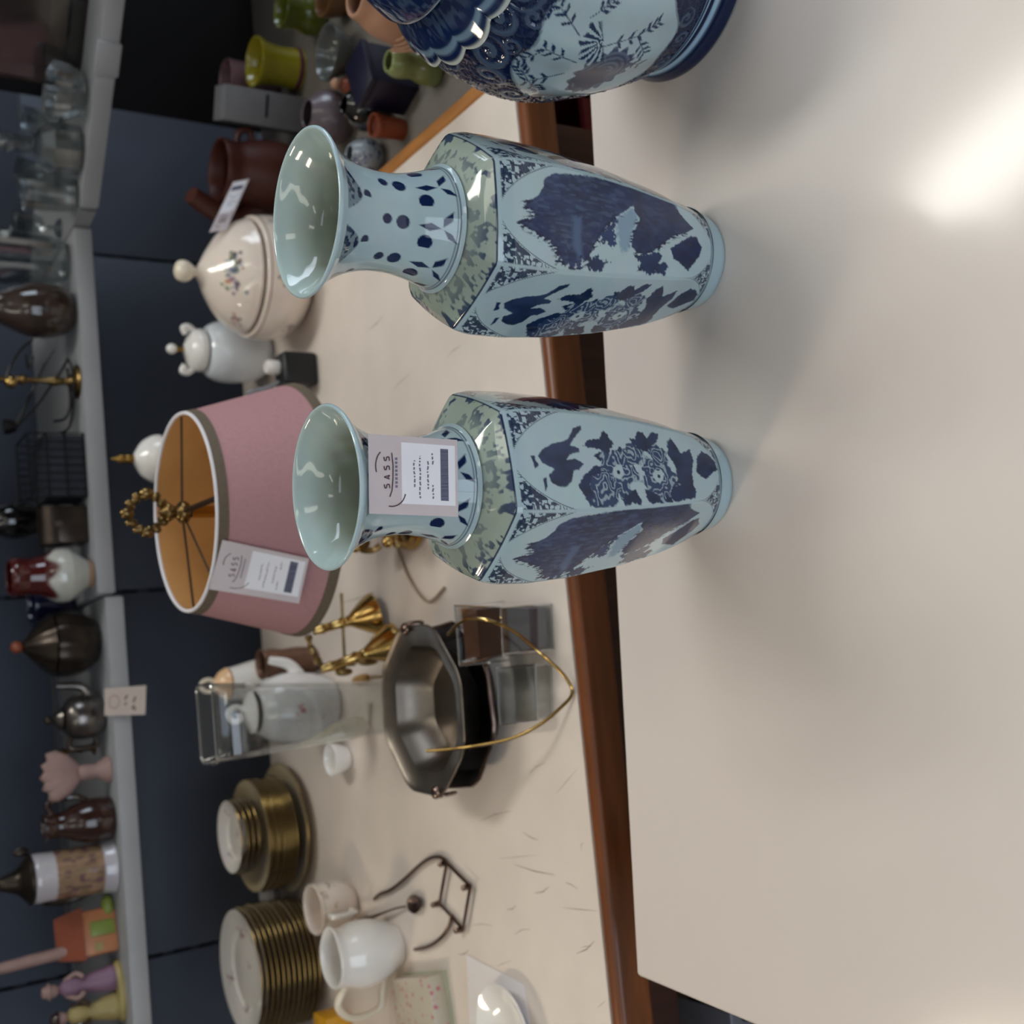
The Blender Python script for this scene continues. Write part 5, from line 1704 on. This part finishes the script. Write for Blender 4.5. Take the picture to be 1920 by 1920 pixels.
c = P(146, 716, S1)
t = thing('candelabra', 'brass candelabra with looping black iron arms on the shelf', 'candelabra', c)
ht = zof(c, -30) - S1
obj('stem', MB().lathe(smooth_prof([(0, 0), (.026, 0), (.024, .006), (.010, .012), (.0055, .022), (.008, .036), (.0045, .05), (.0045, ht * .55), (.009, ht * .6), (.005, ht * .66), (.0045, ht * .9), (.012, ht * .97), (0, ht)], 3), 20), M['old_brass'], t)
o_ = lambda x, y, dy=0.0: PY(x, y, c.y + dy) - c
for pth in ([o_(26, 806), o_(45, 785), o_(70, 760), o_(92, 728), o_(112, 700), o_(128, 672)], [o_(30, 800, .02), o_(44, 770, .02), o_(60, 735, .02), o_(80, 690, .01), o_(100, 655)],
            [o_(12, 712), o_(20, 685), o_(40, 655), o_(58, 640), o_(60, 632)], [o_(100, 790), o_(122, 785), o_(132, 760), o_(130, 720), o_(126, 690)], [o_(112, 812), o_(130, 800), o_(138, 755, -.01), o_(136, 700, -.01), o_(128, 672)],
            [o_(48, 664), o_(54, 690), o_(62, 668)]):
    obj('arm', MB().tube(smooth_path(pth, 5), .0024, 6), M['black_iron'], t)
obj('candle_cup', MB().lathe([(0, 0), (.008, 0), (.012, .010), (.012, .018), (.010, .018), (.008, .006), (0, .006)], 18, o_(30, 800)), M['black_iron'], t)
obj('candle_cup', MB().ball(o_(20, 716, -.012), .010, 14), M['brass'], t)

c = P(164, 880, S1)
t = thing('wire_basket', 'square black wire basket on the shelf above the lamp finial', 'basket', c + Vector((0, .05, 0)), RG)
hB, wB = .085, .050
for k in range(9):
    x = -wB + k * wB / 4
    for sy in (-1, 1):
        obj('wire', MB().tube([(x, sy * .045, .0015), (x, sy * .045, hB)], .0013, 5), M['black_iron'], t)
for z_ in (.0015, .03, .058, hB):
    obj('frame', MB().tube([(-wB, -.045, z_), (wB, -.045, z_), (wB, .045, z_), (-wB, .045, z_)], .0018, 5, closed=True), M['black_iron'], t)
obj('liner', MB().box((0, 0, .030), (wB * 1.9, .084, .054)), mat('dark_liner', (40, 42, 52), 1.0, rough=.7), t)
pot('black_urn', 'black urn standing behind the wire basket', 'urn', (122, 974), S1, [(122, 22), (116, 26), (100, 22), (70, 26), (40, 34), (10, 34), (-15, 24)], M['black_gl'], .003)
c = P(168, 986, S1)
t = thing('dark_casket', 'small dark metal casket between urn and red vase', 'casket', c + Vector((0, .03, 0)), RG)
obj('box', MB().box((0, 0, .024), (.058, .05, .048)), M['dark_metal'], t, bevel=.003)
obj('lid', MB().lathe([(0, 0), (.025, 0), (.025, .058), (0, .058)], 24, (-.029, 0, .046), Matrix.Rotation(rad(90), 3, 'Y')), M['dark_metal'], t)
obj('clasp', MB().box((0, -.0265, .045), (.008, .003, .012)), M['silver'], t)

c, pr = measure((172, 1076), S1, [(172, 24), (164, 26), (152, 34), (128, 50), (104, 50), (92, 44), (78, 38), (50, 34), (28, 38), (18, 34)])
t = thing('red_white_vase', 'white bellied vase with dark red neck above the shelf step', 'vase', c, face_cam(c))
hz1 = pr[5][1] * 1000
painted_lathe('body', wall_prof(pr, .003), t, lambda T, Z, R: mixc(mixc(plain(np.array([.50, .50, .46]))(T, Z, R), (.07, .008, .008), sstep(hz1 - 6, hz1 + 4, Z + 7 * np.sin(T * 5))), (.40, .24, .14), sstep(10, 7, Z)), M['porc_paint'], n=96, sub=2)
g, c, pr = pot('navy_bowl', 'dark navy bowl partly behind the red and white vase', 'bowl', (138, 1130), S1, [(138, 20), (132, 28), (110, 38), (80, 42), (60, 44)], M['navy_gl'], .003)

c, pr = measure((184, 1202), S2, [(184, 26), (176, 40), (150, 56), (118, 60), (100, 58), (96, 58), (76, 44), (54, 22), (42, 8)])
t = thing('covered_dish', 'dark tarnished covered dish with orange knob on the shelf', 'covered dish', c, face_cam(c))
obj('bowl', MB().lathe([(0, 0)] + smooth_prof(pr[:5], 3) + [(pr[4][0] - .004, pr[4][1])], 48, rfun=facet(12)), M['dark_metal'], t)
ld = obj('lid', MB().lathe([(pr[5][0] - .004, pr[5][1] - .001)] + smooth_prof(pr[5:], 3) + [(0, pr[8][1])], 48, rfun=facet(12)), M['dark_metal'], t)
obj('knob', MB().ball((0, 0, pr[8][1] + .008), .0095, 14), M['orange_gl'], ld)

c, pr = measure((194, 1340), S2, [(194, 24), (188, 34), (160, 42), (132, 38), (118, 24), (114, 22), (104, 14), (98, 5)])
t = thing('silver_teapot', 'small tarnished silver teapot above the hanging shelf card', 'teapot', c, face_cam(c))
obj('body', MB().lathe([(0, 0)] + smooth_prof(pr[:5], 3) + [(pr[4][0] - .003, pr[4][1])], 40), M['silver'], t)
ld = obj('lid', MB().lathe([(pr[5][0] - .003, pr[5][1] - .001)] + smooth_prof(pr[5:], 3) + [(0, pr[7][1])], 32), M['silver'], t)
obj('knob', MB().ball((0, 0, pr[7][1] + .006), .0065, 12), M['dark_metal'], ld)
obj('spout', MB().tube(smooth_path([(0, pr[2][0] * .9, pr[2][1] - .008), (0, pr[2][0] + .012, pr[2][1] + .004), (0, pr[2][0] + .016, pr[3][1] + .018)], 4), [.009, .0085, .008, .0075, .007, .0065, .006, .0055, .005], 10), M['silver'], t)
obj('handle', MB().tube(smooth_path([(0, -pr[3][0] * .9, pr[3][1]), (0, -pr[3][0] - .014, pr[3][1] + .002), (0, -pr[2][0] - .011, pr[2][1] - .012), (0, -pr[2][0] * .95, pr[2][1] - .012)], 5), .004, 8), M['dark_metal'], t)

pot('brass_candlestick', 'thin brass candlestick beside the pink shell ornament', 'candlestick', (178, 1402), S2, [(178, 12), (175, 12), (170, 5), (160, 4), (150, 7), (140, 4), (122, 5), (114, 8)], M['old_brass'], 0)
c = P(205, 1442, S2)
t = thing('shell_ornament', 'dusky pink winged shell ornament with a dark side on the shelf', 'ornament', c, face_cam(c))
obj('pedestal', MB().lathe(smooth_prof([(0, 0), (.020, 0), (.018, .008), (.011, .020), (.012, .040), (.008, .046), (0, .047)], 3), 24), M['pinkish'], t)
for k in range(5):
    a = rad(-34 + 17 * k)
    obj('wing', MB().lathe([(0, 0), (.010, .012), (.015, .032), (.012, .052), (0, .062)], 16, (0, 0, .040), Matrix.Rotation(a, 3, 'X') @ Matrix.Diagonal((.45, .9, 1))), M['pinkish'], t)
c, pr = measure((210, 1532), S2, [(210, 34), (200, 39), (170, 41), (140, 34), (118, 24), (100, 22), (84, 26)])
t = thing('brown_jug', 'dark brown glazed jug beside the beer stein', 'jug', c, face_cam(c))
obj('body', MB().lathe(smooth_prof(wall_prof(pr, .003), 2), 40), M['dark_brown_gl'], t)
obj('handle', MB().tube(smooth_path([(0, pr[5][0] * .9, pr[5][1]), (-.008, pr[5][0] + .016, pr[5][1] + .004), (-.008, pr[3][0] + .012, pr[3][1]), (0, pr[2][0] * .95, pr[2][1] + .004)], 5), .0045, 8), M['dark_brown_gl'], t)

c, pr = measure((212, 1622), S2, [(212, 47), (206, 50), (190, 47), (150, 46), (100, 45), (88, 45), (70, 46), (62, 45)])
t = thing('beer_stein', 'white banded beer stein with painted scene and pointed pewter lid', 'stein', c, face_cam(c))
hs = [z * 1000 for r, z in pr]


def stein(T, Z, R):
    C_ = plain(np.array([.50, .47, .50]))(T, Z, R)
    pic = sstep(hs[2] + 2, hs[2] + 4, Z) * sstep(hs[4] + 1, hs[4] - 1, Z)
    n_ = vnoise(T * 5, Z / 12.0)[..., None]
    C_ = C_ * (1 - pic[..., None]) + (np.array([.36, .22, .15]) * (1 - n_) + np.array([.20, .14, .07]) * n_) * pic[..., None]
    C_ = mixc(C_, (.12, .06, .08), pic * sstep(.6, .7, vnoise(T * 9 + 4, Z / 9.0)) * .8)
    return C_


painted_lathe('mug', wall_prof(pr, .004), t, stein, M['porc_paint'], n=110, sub=2)
k0 = pr[-1][1]
ld = obj('lid', MB().lathe(smooth_prof([(pr[-1][0], k0 + .002), (pr[-1][0] + .002, k0 + .006), (pr[-1][0] * .8, k0 + .014), (pr[-1][0] * .5, k0 + .024), (.010, k0 + .044), (.004, k0 + .05), (0, k0 + .051)], 3), 36), M['dark_metal'], t)
obj('thumb_lift', MB().ball((0, pr[-1][0] + .006, k0 + .014), .007, 10, (.6, 1, 1.6)), M['dark_metal'], ld)
obj('handle', MB().tube(smooth_path([(-pr[6][0] * .68, -pr[6][0] * .68, pr[5][1]), (-pr[5][0] - .006, -pr[5][0] - .002, pr[5][1] - .004), (-pr[4][0] - .008, -pr[4][0] - .004, pr[3][1]), (-pr[2][0] * .69, -pr[2][0] * .69, pr[2][1])], 5), .005, 8), M['dark_metal'], t)

c = P(222, 1750, S2)
t = thing('ceramic_cottage', 'small orange and green ceramic cottage with tall chimney', 'cottage', c + Vector((0, .025, 0)), RG + rad(12))
obj('walls', MB().box((0, 0, .026), (.066, .044, .052)), M['house'], t, bevel=.004)
rf = obj('roof', MB().add([(-.038, -.026, .050), (.038, -.026, .050), (.038, .026, .050), (-.038, .026, .050), (-.030, 0, .086), (.030, 0, .086)], [(0, 1, 5, 4), (2, 3, 4, 5), (1, 2, 5), (3, 0, 4), (0, 3, 2, 1)]), M['orange_gl'], t, smooth=0)
obj('chimney', MB().tube(smooth_path([(-.018, 0, .066), (-.020, .002, .11), (-.022, .004, .155), (-.023, .006, .185)], 4), [.011, .010, .0095, .009, .009, .009, .0088, .0085, .0085, .008, .008, .0078, .0075], 12), M['pinkish'], rf)
obj('door', MB().box((.004, -.0225, .022), (.022, .003, .036)), M['house_green'], t, bevel=.001)
obj('window', MB().box((-.022, -.0225, .030), (.012, .003, .012)), M['straw'], t)
obj('hedge', MB().ball((.034, -.016, .010), .014, 14, (1.2, .8, .7)), M['house_green'], t)

c = P(228, 1856, S2)
t = thing('figurine_group', 'pair of painted figurines sharing a straw coloured base', 'figurine', c, face_cam(c))
obj('base', MB().lathe([(0, 0), (.044, 0), (.045, .004), (.040, .009), (0, .010)], 36, M=Matrix.Diagonal((.6, 1, 1))), M['straw'], t)
for s, m1, m2, hh in ((-.020, 'straw', 'dark_brown_gl', .098), (.020, 'lilac', 'pinkish', .108)):
    f_ = obj('figure_body', MB().lathe(smooth_prof([(0, 0), (.018, 0), (.017, .018), (.012, .040), (.013, .056), (.011, .068), (.004, .074), (0, .075)], 4), 20, (0, s, .008), Matrix.Diagonal((1, 1, hh / .1))), M[m1], t)
    obj('head', MB().ball((0, s, .008 + .083 * hh / .1), .0092, 14, (1, 1, 1.15)), M['pinkish'], f_)
    obj('hat', MB().lathe([(0, .006), (.013, .004), (.009, .008), (.007, .014), (0, .016)], 16, (0, s, .008 + .083 * hh / .1)), M[m2], f_)
    for q in (-1, 1):
        obj('arm', MB().tube(smooth_path([(0, s + q * .010, .008 + .066 * hh / .1), (.008, s + q * .017, .008 + .052 * hh / .1), (.014, s + q * .010, .008 + .044 * hh / .1)], 4), .0036, 8), M[m2], f_)
c = P(240, 1958, S2)
t = thing('bird_ornament', 'small tan bird ornament at the lower left corner', 'ornament', c, face_cam(c))
obj('bird_body', MB().ball((0, 0, .024), .021, 18, (1, 1.35, 1)), M['house'], t)
obj('head', MB().ball((0, .022, .046), .012, 14), M['house'], t)
obj('beak', MB().lathe([(.003, 0), (0, .009)], 8, (0, .032, .047), Matrix.Rotation(rad(-90), 3, 'X')), M['dark_brown_gl'], t)
obj('perch', MB().lathe([(0, 0), (.018, 0), (.014, .006), (0, .007)], 20), M['dark_brown_gl'], t)


# card hanging from the shelf rail
def on_gon(x, y, v):
    n_ = Vector((-math.sin(RG), math.cos(RG), 0))
    d = ray(x, y)
    return CAM + d * ((G0 + n_ * v - CAM).dot(n_) / d.dot(n_))


q4 = [on_gon(x, y, -.010) for x, y in ((196, 1342), (196, 1291), (274, 1285), (272, 1340))]
ce = sum(q4, Vector()) / 4
nb = Vector((math.sin(RG), -math.cos(RG), 0))
t = thing('shelf_card', 'small cream price card hanging on the shelf rail', 'price card', ce)
v = [p - ce for p in q4] + [p - ce + nb * .0008 for p in q4]
obj('card', MB().add(v, [(0, 1, 2, 3), (7, 6, 5, 4), (0, 4, 5, 1), (1, 5, 6, 2), (2, 6, 7, 3), (3, 7, 4, 0)]), mat('cream_card', (196, 180, 170), 1.0, rough=.8, var=.04), t, smooth=0)
mk = MB()
for pts in ([(234, 1312), (237, 1306), (239, 1303)], [(234, 1322), (237, 1317)], [(250, 1317), (252, 1311), (254, 1306)], [(247, 1329), (250, 1325), (252, 1322)], [(252, 1332), (254, 1326)]):
    for a, b in zip(pts, pts[1:]):
        p, q = on_gon(*a, -.0112) - ce, on_gon(*b, -.0112) - ce
        s_ = (q - p).cross(nb).normalized() * .0011
        mk.add([p - s_, p + s_, q + s_, q - s_], [(0, 1, 2, 3)])
obj('handwriting', mk, M['ink_dark'], t, smooth=0)
rg_ = MB()
cc_ = on_gon(214, 1316, -.0111) - ce
ux_ = (q4[0] - q4[1]).normalized()
for k in range(24):
    a, b = 2 * math.pi * k / 24, 2 * math.pi * (k + 1) / 24
    f_ = lambda ang, r_: cc_ + ux_ * math.cos(ang) * r_ + Vector((0, 0, 1)) * math.sin(ang) * r_ * .8
    rg_.add([f_(a, .0085), f_(b, .0085), f_(b, .0105), f_(a, .0105)], [(0, 1, 2, 3)])
obj('faded_logo', rg_, mat('faded_red_print', (166, 140, 132), 1.0, rough=.8), t, smooth=0)

# ------------------------------------------------------------------ boxes on the floor under the tables
c = PY(1070, 275, 1.34)
t = thing('red_crate', 'dark red crate on the floor between the two tables', 'crate', (c.x - .06, 1.42, 0), RF)
hR = max(c.z, .25)
M['red_crate'] = mat('dark_red_plastic', (92, 18, 16), 1.2, rough=.5, var=.1)
for sx, sy, dx, dy in ((0, -.12, .34, .012), (0, .12, .34, .012), (-.164, 0, .012, .228), (.164, 0, .012, .228)):
    obj('side', MB().box((sx, sy, hR / 2), (dx, dy, hR)), M['red_crate'], t, bevel=.002)
obj('bottom', MB().box((0, 0, .006), (.316, .228, .012)), M['red_crate'], t)
c = PY(1060, 198, 1.62)
t = thing('beige_carton', 'beige cardboard carton on the floor near the jar', 'carton', (c.x + .16, 1.66, 0), RF)
hR = max(c.z + .05, .2)
M['beige_card'] = mat('beige_card', (186, 170, 144), 1.2, rough=.7, var=.06)
obj('carton', MB().box((0, 0, hR / 2), (.30, .22, hR)), M['beige_card'], t, bevel=.002)
obj('flap', MB().box((0, -.055, hR + .002), (.298, .108, .003)), M['beige_card'], t)
obj('flap', MB().box((0, .055, hR + .002), (.298, .108, .003)), M['beige_card'], t)
c = PY(1330, 1912, .93)
t = thing('metal_crate', 'grey metal crate with chrome clasp on the floor under the corner', 'crate', (c.x - .02, 1.02, 0), rad(8))
hR = min(max(c.z, .3), .575)
obj('crate_body', MB().box((0, 0, hR / 2), (.26, .16, hR)), mat('grey_enamel', (96, 98, 108), 1.2, rough=.35, metal=.4), t, bevel=.006)
obj('clasp', MB().box((.02, -.084, hR - .03), (.06, .008, .03)), M['silver'], t, bevel=.002)
obj('strap', MB().box((.02, 0, hR + .002), (.03, .165, .004)), M['silver'], t)
